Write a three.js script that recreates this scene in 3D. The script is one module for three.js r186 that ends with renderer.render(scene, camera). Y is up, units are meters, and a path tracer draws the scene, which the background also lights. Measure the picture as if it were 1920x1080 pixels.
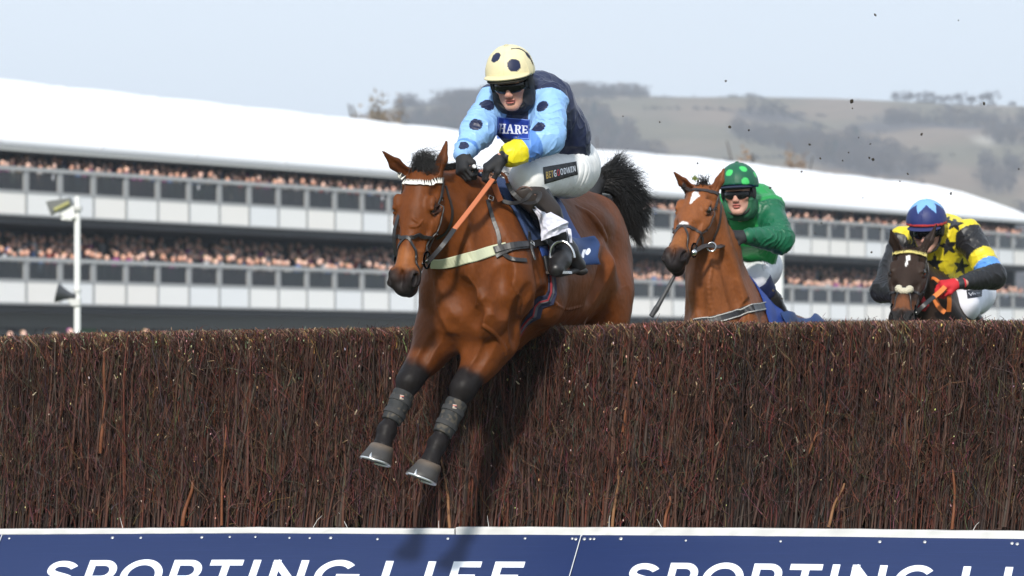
import * as THREE from 'three';
import { ImprovedNoise } from 'three/addons/math/ImprovedNoise.js';
import { mergeGeometries } from 'three/addons/utils/BufferGeometryUtils.js';

// ---------------------------------------------------------------- camera, sky, sun, exposure
const CAM_Y = 1.2, DIST = 22, PXM = 400, HORIZON = 683;
const scene = new THREE.Scene();
const camera = new THREE.PerspectiveCamera(2 * Math.atan(540 / PXM / DIST) * 180 / Math.PI, 16 / 9, 0.5, 9000);
camera.position.set(0, CAM_Y, DIST);
camera.lookAt(0, CAM_Y, 0);
camera.setViewOffset(1920, 1080, 0, -(HORIZON - 540), 1920, 1080);   // a level camera with the lens shifted up
camera.focus = 21.8;
camera.userData.fStop = 6.5;
const SUN = new THREE.Vector3(-0.15, 0.56, 0.80).normalize();
{
  const w = 512, h = 256, data = new Float32Array(w * h * 4), noise = new ImprovedNoise();
  for (let j = 0; j < h; j++) for (let i = 0; i < w; i++) {
    const el = ((j + 0.5) / h - 0.5) * Math.PI, az = (i + 0.5) / w * 2 * Math.PI, o = (j * w + i) * 4;
    const t = Math.pow(Math.max(0, Math.sin(el)), 0.55);
    const c = 0.03 * (noise.noise(Math.cos(az) * 2, Math.sin(az) * 2, el * 9) + 0.5 * noise.noise(Math.cos(az) * 5, Math.sin(az) * 5, el * 22));
    data[o] = 0.675 + (0.56 - 0.675) * t + c; data[o + 1] = 0.745 + (0.66 - 0.745) * t + c * 0.8; data[o + 2] = 0.815 + (0.80 - 0.815) * t + c * 0.5; data[o + 3] = 1;
  }
  const sky = new THREE.DataTexture(data, w, h, THREE.RGBAFormat, THREE.FloatType);
  sky.mapping = THREE.EquirectangularReflectionMapping; sky.magFilter = THREE.LinearFilter; sky.minFilter = THREE.LinearFilter; sky.needsUpdate = true;
  scene.background = sky; scene.environment = sky;
}
const sun = new THREE.DirectionalLight(new THREE.Color(1, 0.945, 0.86), 3.2);
sun.position.copy(SUN).multiplyScalar(60); sun.target.position.set(0, 1, -2);
sun.castShadow = true; sun.shadow.radius = 9; sun.shadow.mapSize.set(4096, 4096);
Object.assign(sun.shadow.camera, { left: -12, right: 12, top: 10, bottom: -10, near: 1, far: 160 });
scene.add(sun, sun.target);
scene.fog = new THREE.FogExp2(new THREE.Color(0.78, 0.855, 0.955), 0.00024);
const renderer = new THREE.WebGLRenderer({ antialias: true });
renderer.toneMapping = THREE.LinearToneMapping;
renderer.toneMappingExposure = 1.36;
renderer.shadowMap.enabled = true;

// ---------------------------------------------------------------- small helpers
const V = (x, y, z) => new THREE.Vector3(x, y, z);
const lerp = (a, b, t) => a + (b - a) * t, clamp = (x, a = 0, b = 1) => Math.min(b, Math.max(a, x)), smooth = (a, b, x) => { const t = clamp((x - a) / (b - a)); return t * t * (3 - 2 * t); };
const P = (px, py, z) => { const k = (DIST - z) / DIST / PXM; return V((px - 960) * k, CAM_Y - (py - HORIZON) * k, z); };   // a photo measure at a real distance
let seedState = 12345;
const rnd = (a = 0, b = 1) => { seedState = (seedState + 0x6d2b79f5) | 0; let t = Math.imul(seedState ^ (seedState >>> 15), 1 | seedState); t = (t + Math.imul(t ^ (t >>> 7), 61 | t)) ^ t; return a + (b - a) * ((t ^ (t >>> 14)) >>> 0) / 4294967296; };
const gauss = () => (rnd() + rnd() + rnd() + rnd() - 2) * 0.87;
const IN = new ImprovedNoise(), N3 = (x, y, z) => IN.noise(x + 31.7, y + 11.3, z + 71.9);
const L = (hex) => { const c = new THREE.Color(hex); return [c.r, c.g, c.b]; };
const mix3 = (a, b, t) => [lerp(a[0], b[0], t), lerp(a[1], b[1], t), lerp(a[2], b[2], t)];
const taken = {};
function numbered(name) { const n = taken[name] = (taken[name] ?? -1) + 1; return n ? name + '_' + String(n).padStart(3, '0') : name; }
const shadowed = (m) => { m.castShadow = m.receiveShadow = true; return m; };
function thing(name, label, category, base, group, kind) {
  const o = new THREE.Group(); o.name = numbered(name); o.position.copy(base ?? V(0, 0, 0)); scene.add(o);
  o.userData = { label, category }; if (group) o.userData.group = group; if (kind) o.userData.kind = kind;
  o.userData.at = undefined; delete o.userData.at;
  return o;
}
// geometry is given in world measures; a part hangs under its thing, so take the thing's base off
function part(root, name, geo, mat, parent = root, label) {
  geo.translate(-root.position.x, -root.position.y, -root.position.z);
  const m = shadowed(new THREE.Mesh(geo, mat)); m.name = name; parent.add(m);
  if (label) m.userData.label = label;
  return m;
}
function solo(name, geo, mat, label, category, group, kind) {
  geo.computeBoundingBox(); const c = geo.boundingBox.getCenter(V()); c.y = geo.boundingBox.min.y; geo.translate(-c.x, -c.y, -c.z);
  const m = shadowed(new THREE.Mesh(geo, mat)); m.name = numbered(name); m.position.copy(c); scene.add(m);
  m.userData = kind === 'structure' && !label ? { kind } : { label, category }; if (group) m.userData.group = group; if (kind) m.userData.kind = kind;
  return m;
}
const std = (color, roughness = 0.6, extra = {}) => new THREE.MeshPhysicalMaterial({ color: Array.isArray(color) ? new THREE.Color().setRGB(...color) : color, roughness, ...extra });
const vcol = (roughness = 0.6, extra = {}) => new THREE.MeshPhysicalMaterial({ color: 0xffffff, vertexColors: true, roughness, ...extra });
const bicubic = (rows, u, v) => { const at = (a, t) => new THREE.CatmullRomCurve3(a, false, 'centripetal').getPoint(clamp(t, 0, 0.9999)); return at(rows.map((r) => at(r, u)), v); };
// a free hanging cloth through rows of points, with folds and a real thickness
function clothSheet(rows, n, fold, thick = 0.004) {
  const pos = [], idx = [], W = n + 1, front = []; for (let j = 0; j <= n; j++) for (let i = 0; i <= n; i++) front.push(bicubic(rows, i / n, j / n));
  const nr = front.map((p, k) => { const i = k % W, j = Math.floor(k / W), a = front[j * W + Math.min(n, i + 1)].clone().sub(front[j * W + Math.max(0, i - 1)]), b = front[Math.min(n, j + 1) * W + i].clone().sub(front[Math.max(0, j - 1) * W + i]), c = V().crossVectors(b, a).normalize(); return c.z < 0 ? c.negate() : c; });
  for (const s of [0, 1]) front.forEach((p, k) => { const q = p.clone().addScaledVector(nr[k], fold((k % W) / n, Math.floor(k / W) / n) - s * thick); pos.push(q.x, q.y, q.z); });
  const M = W * W, tri = (a, b, c) => idx.push(a, b, c); for (let j = 0; j < n; j++) for (let i = 0; i < n; i++) { const a = j * W + i; tri(a, a + W, a + 1); tri(a + 1, a + W, a + W + 1); tri(M + a, M + a + 1, M + a + W); tri(M + a + 1, M + a + W + 1, M + a + W); }
  for (let i = 0; i < n; i++) for (const [a, b] of [[i, i + 1], [n * W + i + 1, n * W + i], [(i + 1) * W, i * W], [i * W + n, (i + 1) * W + n]]) { tri(a, b, M + a); tri(b, M + b, M + a); }
  const g = new THREE.BufferGeometry(); g.setAttribute('position', new THREE.Float32BufferAttribute(pos, 3)); g.setIndex(idx); g.computeVertexNormals(); return g;
}
const plain = (g) => { const n = g.index ? g.toNonIndexed() : g; for (const k of Object.keys(n.attributes)) if (!['position', 'normal'].includes(k)) n.deleteAttribute(k); return n; };
const merge = (list) => mergeGeometries(list.map(plain));
function paint(g, c) { const n = g.attributes.position.count, a = new Float32Array(n * 3); for (let i = 0; i < n; i++) a.set(c, i * 3); g.setAttribute('color', new THREE.BufferAttribute(a, 3)); return g; }
function mergeC(list) { return mergeGeometries(list.map((g) => { const n = g.index ? g.toNonIndexed() : g; n.deleteAttribute('uv'); return n; })); }
const basis = (x, y, z) => new THREE.Matrix4().makeBasis(x, y, z);
function frameOf(f, upHint) { const F = f.clone().normalize(), R = V().crossVectors(upHint, F).normalize(), U = V().crossVectors(F, R); return { R, U, F }; }   // R is the body's own left
function canvasTexture(w, h, draw, repeat) {
  const c = document.createElement('canvas'); c.width = w; c.height = h; draw(c.getContext('2d'), w, h);
  const t = new THREE.CanvasTexture(c); t.colorSpace = THREE.SRGBColorSpace; t.anisotropy = 8;
  if (repeat) t.wrapS = t.wrapT = THREE.RepeatWrapping;
  return t;
}

// ---------------------------------------------------------------- bodies as smooth joined fields, meshed with surface nets
class Field {
  constructor() { this.p = []; this.post = null; this.kmax = 0.01; }
  put(o) { this.p.push(o); this.kmax = Math.max(this.kmax, o.k); return this; }
  // tapered limb from a to b; squash = [axis, factor] narrows it along an axis
  cap(a, b, ra, rb = ra, k = 0.03, tag = 0, squash, op = 0) {
    const d = V().subVectors(b, a), q = { t: 0, ax: a.x, ay: a.y, az: a.z, dx: d.x, dy: d.y, dz: d.z, l2: Math.max(1e-9, d.lengthSq()), ra, rb, k, tag, op, lo: 0 };
    if (squash) { q.nx = squash[0].x; q.ny = squash[0].y; q.nz = squash[0].z; q.f = 1 / squash[1] - 1; }
    const R = Math.max(ra, rb); q.min = [Math.min(a.x, b.x) - R, Math.min(a.y, b.y) - R, Math.min(a.z, b.z) - R]; q.max = [Math.max(a.x, b.x) + R, Math.max(a.y, b.y) + R, Math.max(a.z, b.z) + R];
    return this.put(q);
  }
  ell(c, r, m, k = 0.03, tag = 0, op = 0) {
    const e = (m ?? new THREE.Matrix4()).elements, q = { t: 1, cx: c.x, cy: c.y, cz: c.z, e: [e[0], e[1], e[2], e[4], e[5], e[6], e[8], e[9], e[10]], rx: r[0], ry: r[1], rz: r[2], k, tag, op };
    const R = Math.max(...r); q.min = [c.x - R, c.y - R, c.z - R]; q.max = [c.x + R, c.y + R, c.z + R];
    return this.put(q);
  }
  fn(f, c, R, k = 0.005, tag = 0, op = 0) { return this.put({ t: 2, f, k, tag, op, min: [c.x - R, c.y - R, c.z - R], max: [c.x + R, c.y + R, c.z + R] }); }
  static d(q, x, y, z) {
    if (q.t === 0) {
      const px = x - q.ax, py = y - q.ay, pz = z - q.az, h = clamp((px * q.dx + py * q.dy + pz * q.dz) / q.l2);
      let ex = px - q.dx * h, ey = py - q.dy * h, ez = pz - q.dz * h;
      if (q.f) { const c = (ex * q.nx + ey * q.ny + ez * q.nz) * q.f; ex += q.nx * c; ey += q.ny * c; ez += q.nz * c; }
      return Math.sqrt(ex * ex + ey * ey + ez * ez) - (q.ra + (q.rb - q.ra) * h);
    }
    if (q.t === 1) {
      const px = x - q.cx, py = y - q.cy, pz = z - q.cz, e = q.e;
      const a = (px * e[0] + py * e[1] + pz * e[2]) / q.rx, b = (px * e[3] + py * e[4] + pz * e[5]) / q.ry, c = (px * e[6] + py * e[7] + pz * e[8]) / q.rz;
      const k0 = Math.sqrt(a * a + b * b + c * c), A = a / q.rx, B = b / q.ry, Cc = c / q.rz, k1 = Math.sqrt(A * A + B * B + Cc * Cc);
      return k1 < 1e-9 ? -Math.min(q.rx, q.ry, q.rz) : k0 * (k0 - 1) / k1;
    }
    return q.f(x, y, z);
  }
  evalList(list, x, y, z) {
    let d = 10;
    for (let i = 0; i < list.length; i++) {
      const q = list[i], e = Field.d(q, x, y, z);
      if (q.op === 0) { const h = Math.max(q.k - Math.abs(d - e), 0) / q.k; d = Math.min(d, e) - h * h * q.k * 0.25; }
      else { const g = q.op === 1 ? -e : e, h = Math.max(q.k - Math.abs(d - g), 0) / q.k; d = Math.max(d, g) + h * h * q.k * 0.25; }   // 1 cuts away, 2 keeps what is inside
    }
    return this.post ? d + this.post(x, y, z) : d;
  }
  at(p) { return this.evalList(this.p, p.x, p.y, p.z); }
  grad(p, list = this.p, e = 0.0015) {
    const f = (a, b, c) => this.evalList(list, p.x + a * e, p.y + b * e, p.z + c * e);
    const a = f(1, -1, -1), b = f(-1, -1, 1), c = f(-1, 1, -1), d = f(1, 1, 1);
    return V(a - b - c + d, -a - b + c + d, -a + b - c + d).normalize();
  }
  onto(p, n = 5) { const q = p.clone(); for (let i = 0; i < n; i++) { const g = this.grad(q); q.addScaledVector(g, -this.at(q)); } return q; }
  march(o, dir, far = 6) { const p = o.clone(); let t = 0; for (let i = 0; i < 160 && t < far; i++) { const d = this.at(p); if (d < 0.0006) return p; const s = Math.max(d * 0.7, 0.0006); p.addScaledVector(dir, s); t += s; } return null; }
  // the point of this body that the photograph shows at a measured place
  hit(px, py, z0 = 1.6) { const o = P(px, py, z0), dir = P(px, py, z0 - 1).sub(o).normalize(); return this.march(o, dir); }
  // a crease (depth > 0) or a raised vein (depth < 0) drawn along measured places on the body
  line(px, r, depth, k, z0 = 1.6, tag = 0) { const q = new THREE.CatmullRomCurve3(px.map(([x, y]) => V(x, y, 0)), false, 'centripetal').getPoints(px.length * 4).map((p) => this.hit(p.x, p.y, z0)).filter(Boolean).map((p) => p.addScaledVector(this.grad(p, this.p, 0.006), depth > 0 ? r - depth : -r - depth)); for (let i = 1; i < q.length; i++) if (q[i].distanceTo(q[i - 1]) < 0.12) this.cap(q[i - 1], q[i], r, r, k, tag, null, depth > 0 ? 1 : 0); return this; }
  nearestTag(p) { let best = 9, tag = 0; for (const q of this.p) if (q.op === 0) { const d = Field.d(q, p.x, p.y, p.z); if (d < best) { best = d; tag = q.tag; } } return tag; }
  mesh(cell, color, keep) {
    const lo = [9e9, 9e9, 9e9], hi = [-9e9, -9e9, -9e9], N = 8, B = N * cell, pad = cell * 3;
    for (const q of this.p) if (q.op === 0) for (let i = 0; i < 3; i++) { lo[i] = Math.min(lo[i], q.min[i] - pad); hi[i] = Math.max(hi[i], q.max[i] + pad); }
    const nb = lo.map((l, i) => Math.ceil((hi[i] - l) / B)), n = nb.map((b) => b * N + 1), nx = n[0], nxy = n[0] * n[1];
    const val = new Float32Array(nxy * n[2]).fill(1), ids = new Int32Array(nxy * n[2]).fill(-1), lists = new Map(), R = B * 0.87;
    for (let bz = 0; bz < nb[2]; bz++) for (let by = 0; by < nb[1]; by++) for (let bx = 0; bx < nb[0]; bx++) {
      const cx = lo[0] + (bx + 0.5) * B, cy = lo[1] + (by + 0.5) * B, cz = lo[2] + (bz + 0.5) * B, d0 = this.evalList(this.p, cx, cy, cz);
      const list = Math.abs(d0) < R * 1.7 + 0.02 ? this.p.filter((q) => { const d = Field.d(q, cx, cy, cz); return q.op === 0 ? d < Math.max(d0, 0) + 2.6 * R + this.kmax : q.op === 1 ? d < 2.6 * R + q.k : true; }) : null;
      if (list) lists.set((bz * nb[1] + by) * nb[0] + bx, list);
      const ex = bx === nb[0] - 1 ? 1 : 0, ey = by === nb[1] - 1 ? 1 : 0, ez = bz === nb[2] - 1 ? 1 : 0;
      for (let k = 0; k < N + ez; k++) for (let j = 0; j < N + ey; j++) for (let i = 0; i < N + ex; i++) {
        const gx = bx * N + i, gy = by * N + j, gz = bz * N + k;
        val[gx + gy * nx + gz * nxy] = list ? this.evalList(list, lo[0] + gx * cell, lo[1] + gy * cell, lo[2] + gz * cell) : d0;
      }
    }
    const pos = [], nor = [], col = [], idx = [], listOf = [], off = [0, 1, nx, nx + 1, nxy, nxy + 1, nxy + nx, nxy + nx + 1], E = [[0, 1], [2, 3], [4, 5], [6, 7], [0, 2], [1, 3], [4, 6], [5, 7], [0, 4], [1, 5], [2, 6], [3, 7]];
    for (let z = 0; z < n[2] - 1; z++) for (let y = 0; y < n[1] - 1; y++) for (let x = 0; x < nx - 1; x++) {
      const o = x + y * nx + z * nxy; let m = 0;
      for (let i = 0; i < 8; i++) if (val[o + off[i]] < 0) m |= 1 << i;
      if (m === 0 || m === 255) continue;
      let sx = 0, sy = 0, sz = 0, c = 0;
      for (const [a, b] of E) {
        const va = val[o + off[a]], vb = val[o + off[b]];
        if ((va < 0) === (vb < 0)) continue;
        const t = va / (va - vb), A = [a & 1, (a >> 1) & 1, a >> 2], Bb = [b & 1, (b >> 1) & 1, b >> 2];
        sx += A[0] + (Bb[0] - A[0]) * t; sy += A[1] + (Bb[1] - A[1]) * t; sz += A[2] + (Bb[2] - A[2]) * t; c++;
      }
      const p = V(lo[0] + (x + sx / c) * cell, lo[1] + (y + sy / c) * cell, lo[2] + (z + sz / c) * cell);
      if (keep && !keep(p)) continue;
      const list = lists.get((Math.min(nb[2] - 1, z >> 3) * nb[1] + Math.min(nb[1] - 1, y >> 3)) * nb[0] + Math.min(nb[0] - 1, x >> 3)) ?? this.p;
      const g = this.grad(p, list); p.addScaledVector(g, -clamp(this.evalList(list, p.x, p.y, p.z), -cell * 0.5, cell * 0.5));
      ids[o] = pos.length / 3; pos.push(p.x, p.y, p.z); nor.push(g.x, g.y, g.z);
      if (color) col.push(...color(p, g, list));
    }
    const quad = (a, b, c, d, flip) => { if (a < 0 || b < 0 || c < 0 || d < 0) return; flip ? idx.push(a, c, b, b, c, d) : idx.push(a, b, c, b, d, c); };
    for (let z = 1; z < n[2] - 1; z++) for (let y = 1; y < n[1] - 1; y++) for (let x = 1; x < nx - 1; x++) {
      const o = x + y * nx + z * nxy; if (ids[o] < 0) continue;
      const s = val[o] < 0;
      if (s !== (val[o + 1] < 0)) quad(ids[o - nx - nxy], ids[o - nxy], ids[o - nx], ids[o], !s);
      if (s !== (val[o + nx] < 0)) quad(ids[o - 1 - nxy], ids[o - nxy], ids[o - 1], ids[o], s);
      if (s !== (val[o + nxy] < 0)) quad(ids[o - 1 - nx], ids[o - nx], ids[o - 1], ids[o], !s);
    }
    const geo = new THREE.BufferGeometry();
    geo.setAttribute('position', new THREE.Float32BufferAttribute(pos, 3)); geo.setAttribute('normal', new THREE.Float32BufferAttribute(nor, 3));
    if (color) geo.setAttribute('color', new THREE.Float32BufferAttribute(col, 3));
    geo.setIndex(idx);
    return geo;
  }
}
// flat strap of real thickness along points with a facing direction for each
function band(pts, normals, width, thick, taper) {
  const pos = [], idx = [], n = pts.length;
  for (let i = 0; i < n; i++) {
    const t = V().subVectors(pts[Math.min(n - 1, i + 1)], pts[Math.max(0, i - 1)]).normalize(), N = normals[i].clone(), s = V().crossVectors(N, t).normalize(); N.crossVectors(t, s).normalize();
    const w = (typeof width === 'function' ? width(i / (n - 1)) : width) / 2;
    for (const [a, b] of [[-1, 0], [-0.86, 1], [0.86, 1], [1, 0], [0.8, -1], [-0.8, -1]]) { const p = pts[i].clone().addScaledVector(s, a * w).addScaledVector(N, b * thick / 2); pos.push(p.x, p.y, p.z); }
    if (i) for (let k = 0; k < 6; k++) { const a = (i - 1) * 6 + k, b = (i - 1) * 6 + (k + 1) % 6; idx.push(a, b, a + 6, b, b + 6, a + 6); }
  }
  for (let k = 1; k < 5; k++) { idx.push(0, k + 1, k); const o = (n - 1) * 6; idx.push(o, o + k, o + k + 1); }
  let g = new THREE.BufferGeometry(); g.setAttribute('position', new THREE.Float32BufferAttribute(pos, 3)); g.setIndex(idx);
  g = g.toNonIndexed(); g.computeVertexNormals(); return g;
}
const curvePts = (pts, n) => new THREE.CatmullRomCurve3(pts, false, 'centripetal').getPoints(n);
// strap laid on a body: the points are drawn onto its surface
function strap(field, pts, width, thick = 0.005, lift = 0.003, n = 24) {
  const c = curvePts(pts, n).map((p) => field.onto(p)), nm = c.map((p) => field.grad(p, field.p, 0.006));
  return band(c.map((p, i) => p.clone().addScaledVector(nm[i], lift)), nm, width, thick);
}
function rod(pts, r, sides = 6, n = 16) { return new THREE.TubeGeometry(new THREE.CatmullRomCurve3(pts, false, 'centripetal'), n, r, sides, false); }
function taperTube(pts, r0, r1, sides = 4) {
  const pos = [], idx = [], n = pts.length;
  let up = V(0.31, 0.2, 0.93);
  for (let i = 0; i < n; i++) {
    const t = V().subVectors(pts[Math.min(n - 1, i + 1)], pts[Math.max(0, i - 1)]).normalize(), a = V().crossVectors(t, up).normalize(), b = V().crossVectors(t, a), r = lerp(r0, r1, i / (n - 1));
    for (let k = 0; k < sides; k++) { const w = k / sides * 2 * Math.PI; pos.push(pts[i].x + r * (a.x * Math.cos(w) + b.x * Math.sin(w)), pts[i].y + r * (a.y * Math.cos(w) + b.y * Math.sin(w)), pts[i].z + r * (a.z * Math.cos(w) + b.z * Math.sin(w))); }
    if (i) for (let k = 0; k < sides; k++) { const p = (i - 1) * sides + k, q = (i - 1) * sides + (k + 1) % sides; idx.push(p, p + sides, q, q, p + sides, q + sides); }
  }
  const g = new THREE.BufferGeometry(); g.setAttribute('position', new THREE.Float32BufferAttribute(pos, 3)); g.setIndex(idx); g.computeVertexNormals(); return g;
}
const strands = (list) => mergeGeometries(list);
// a sheet that lies on a body (a printed patch, a cloth): grid points march in along dir
function sheet(field, at, nu, nv, lift, thick = 0.003) {
  const pos = [], uv = [], idx = [], front = [], nrm = [];
  for (let j = 0; j <= nv; j++) for (let i = 0; i <= nu; i++) {
    const { o, dir, plus = 0 } = at(i / nu, j / nv); let p = field.march(o, dir, 3) ?? o.clone(); const g = field.grad(p, field.p, 0.008); p = p.clone().addScaledVector(g, lift + plus); front.push(p); nrm.push(g);
  }
  for (const back of [0, 1]) front.forEach((p, k) => { const q = p.clone().addScaledVector(nrm[k], -back * thick); pos.push(q.x, q.y, q.z); uv.push((k % (nu + 1)) / nu, Math.floor(k / (nu + 1)) / nv); });
  const W = nu + 1, M = W * (nv + 1), tri = (a, b, c) => idx.push(a, b, c);
  for (let j = 0; j < nv; j++) for (let i = 0; i < nu; i++) { const a = j * W + i; tri(a, a + 1, a + W); tri(a + 1, a + W + 1, a + W); tri(M + a, M + a + W, M + a + 1); tri(M + a + 1, M + a + W, M + a + W + 1); }
  const rim = []; for (let i = 0; i < nu; i++) rim.push([i, i + 1], [nv * W + i + 1, nv * W + i]); for (let j = 0; j < nv; j++) rim.push([(j + 1) * W, j * W], [j * W + nu, (j + 1) * W + nu]);
  for (const [a, b] of rim) { tri(a, M + a, b); tri(b, M + a, M + b); }
  const g = new THREE.BufferGeometry(); g.setAttribute('position', new THREE.Float32BufferAttribute(pos, 3)); g.setAttribute('uv', new THREE.Float32BufferAttribute(uv, 2)); g.setIndex(idx); g.computeVertexNormals(); return g;
}
// patch between four measured corners (top-left, top-right, bottom-right, bottom-left) on a body
function patchPx(field, q, nu, nv, lift, z0 = 1.6) {
  return sheet(field, (u, v) => {
    const w = 1 - v, px = lerp(lerp(q[0][0], q[1][0], u), lerp(q[3][0], q[2][0], u), w), py = lerp(lerp(q[0][1], q[1][1], u), lerp(q[3][1], q[2][1], u), w), o = P(px, py, z0);
    return { o: field.hit(px, py, z0)?.addScaledVector(P(px, py, z0).sub(P(px, py, z0 - 1)), 0.03) ?? o, dir: P(px, py, z0 - 1).sub(o).normalize() };
  }, nu, nv, lift);
}
const along = (p, A, B) => { const d = V().subVectors(B, A); return V().subVectors(p, A).dot(d) / d.lengthSq(); };

// ================================================================ SETTING
// ---- ground: one turf sheet to the horizon
{
  const t = canvasTexture(256, 256, (c, w, h) => { const im = c.createImageData(w, h); for (let i = 0; i < w * h; i++) { const v = 0.75 + 0.5 * rnd(); im.data.set([66 * v, 78 * v, 42 * v, 255], i * 4); } c.putImageData(im, 0, 0); }, true);
  t.repeat.set(3000, 3000);
  const g = new THREE.PlaneGeometry(9000, 9000); g.rotateX(-Math.PI / 2);
  const m = shadowed(new THREE.Mesh(g, new THREE.MeshStandardMaterial({ map: t, roughness: 1 }))); m.name = 'ground'; m.position.set(0, 0, -1500); m.userData.kind = 'structure'; scene.add(m);
}
// ---- the escarpment behind, its woods and its ridge trees
const RIDGE_D = 2622, ridgePts = [[-900, 330], [300, 310], [600, 275], [690, 228], [735, 216], [800, 211], [900, 203], [1050, 192], [1200, 189], [1300, 190], [1500, 196], [1680, 205], [1920, 209], [2300, 214], [3200, 225]];
const pieceLin = (pts, x) => { if (x <= pts[0][0]) return pts[0][1]; for (let i = 1; i < pts.length; i++) if (x <= pts[i][0]) { const [a, b] = [pts[i - 1], pts[i]]; return lerp(a[1], b[1], (x - a[0]) / (b[0] - a[0])); } return pts[pts.length - 1][1]; };
function hillH(x, z) {
  const px = 960 + x * 8800 / RIDGE_D, H = (HORIZON - pieceLin(ridgePts, px)) * RIDGE_D / 8800 + CAM_Y, t = clamp((-z - 1150) / (2600 - 1150));
  const prof = 0.86 * smooth(0, 1, t) + 0.14 * t;
  return H * prof + 5 * N3(x / 130, z / 160, 2) * (1 - smooth(0.8, 1, t)) * smooth(0, 0.2, t) - (t >= 1 ? Math.max(0, (-z - 2600)) * 0.004 : 0);
}
const woodMask = (x, z) => N3(x / 95, z / 210, 7) + 0.6 * N3(x / 38, z / 80, 3) + 0.55 * (0.62 - clamp((-z - 1150) / 1450));
{
  const nx = 190, nz = 110, pos = [], col = [], idx = [];
  for (let j = 0; j <= nz; j++) for (let i = 0; i <= nx; i++) {
    const x = lerp(-750, 750, i / nx), z = lerp(-1050, -3300, j / nz), y = j === 0 ? -2 : hillH(x, z), w = woodMask(x, z), t = clamp((-z - 1150) / 1450);
    let c = mix3([0.185, 0.132, 0.085], [0.135, 0.112, 0.064], smooth(-0.3, 0.3, N3(x / 60, z / 120, 12)));
    c = mix3(c, [0.065, 0.05, 0.045], smooth(-0.15, 0.1, w));
    if (t > 0.93) c = mix3(c, [0.18, 0.155, 0.085], smooth(0.93, 0.97, t));
    const px = 960 + x * 8800 / (22 - z), py = HORIZON - (y - CAM_Y) * 8800 / (22 - z), q = Math.hypot((px - 1848) / 26, (py - 263) / 9);
    if (q < 1.2) c = mix3([0.42, 0.38, 0.31], c, smooth(0.7, 1.2, q + 0.3 * N3(x / 3, z / 9, 1)));
    pos.push(x, y, z); col.push(...c.map((v) => v * (1 + 0.25 * N3(x / 9, z / 20, 5))));
    if (i && j) { const a = j * (nx + 1) + i; idx.push(a - 1, a - nx - 2, a, a, a - nx - 2, a - nx - 1); }
  }
  let g = new THREE.BufferGeometry(); g.setAttribute('position', new THREE.Float32BufferAttribute(pos, 3)); g.setAttribute('color', new THREE.Float32BufferAttribute(col, 3)); g.setIndex(idx); g.computeVertexNormals();
  const m = shadowed(new THREE.Mesh(g, vcol(1))); m.name = 'hill'; m.userData.kind = 'structure'; scene.add(m);
}
// crowns of many small blades on a trunk with limbs; unit height
function crownGeo(n, w, y0, leaf, conifer) {
  const pos = [];
  const clumps = Array.from({ length: 14 }, () => { const a = rnd(0, 6.28), y = rnd(y0, 0.93), r = w * (conifer ? (1.02 - y) : Math.sqrt(Math.max(0.05, 1 - ((y - (y0 + 1) / 2) / ((1 - y0) / 1.9)) ** 2))) * rnd(0.3, 0.95); return V(Math.cos(a) * r, y, Math.sin(a) * r); });
  for (let i = 0; i < n; i++) {
    const c = clumps[i % clumps.length], p = V(c.x + gauss() * w * 0.3, c.y + gauss() * 0.1, c.z + gauss() * w * 0.3), a = V(gauss(), gauss(), gauss()).normalize().multiplyScalar(leaf), b = V(gauss(), gauss() + 0.5, gauss()).normalize().multiplyScalar(leaf * rnd(0.5, 1.6));
    pos.push(p.x, p.y, p.z, p.x + a.x, p.y + a.y, p.z + a.z, p.x + b.x, p.y + b.y, p.z + b.z);
  }
  const g = new THREE.BufferGeometry(); g.setAttribute('position', new THREE.Float32BufferAttribute(pos, 3)); g.computeVertexNormals(); return g;
}
function trunkGeo(w, top) {
  const list = [taperTube([V(0, 0, 0), V(0.01, 0.35, 0), V(-0.01, top, 0.01)], 0.022, 0.006, 6)];
  for (let i = 0; i < 9; i++) { const a = i * 2.4, y = 0.25 + i * 0.06; list.push(taperTube([V(0, y, 0), V(Math.cos(a) * w * 0.5, y + 0.1, Math.sin(a) * w * 0.5), V(Math.cos(a) * w * 0.85, y + 0.26, Math.sin(a) * w * 0.85)], 0.01, 0.003, 4)); }
  return mergeGeometries(list);
}
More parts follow.
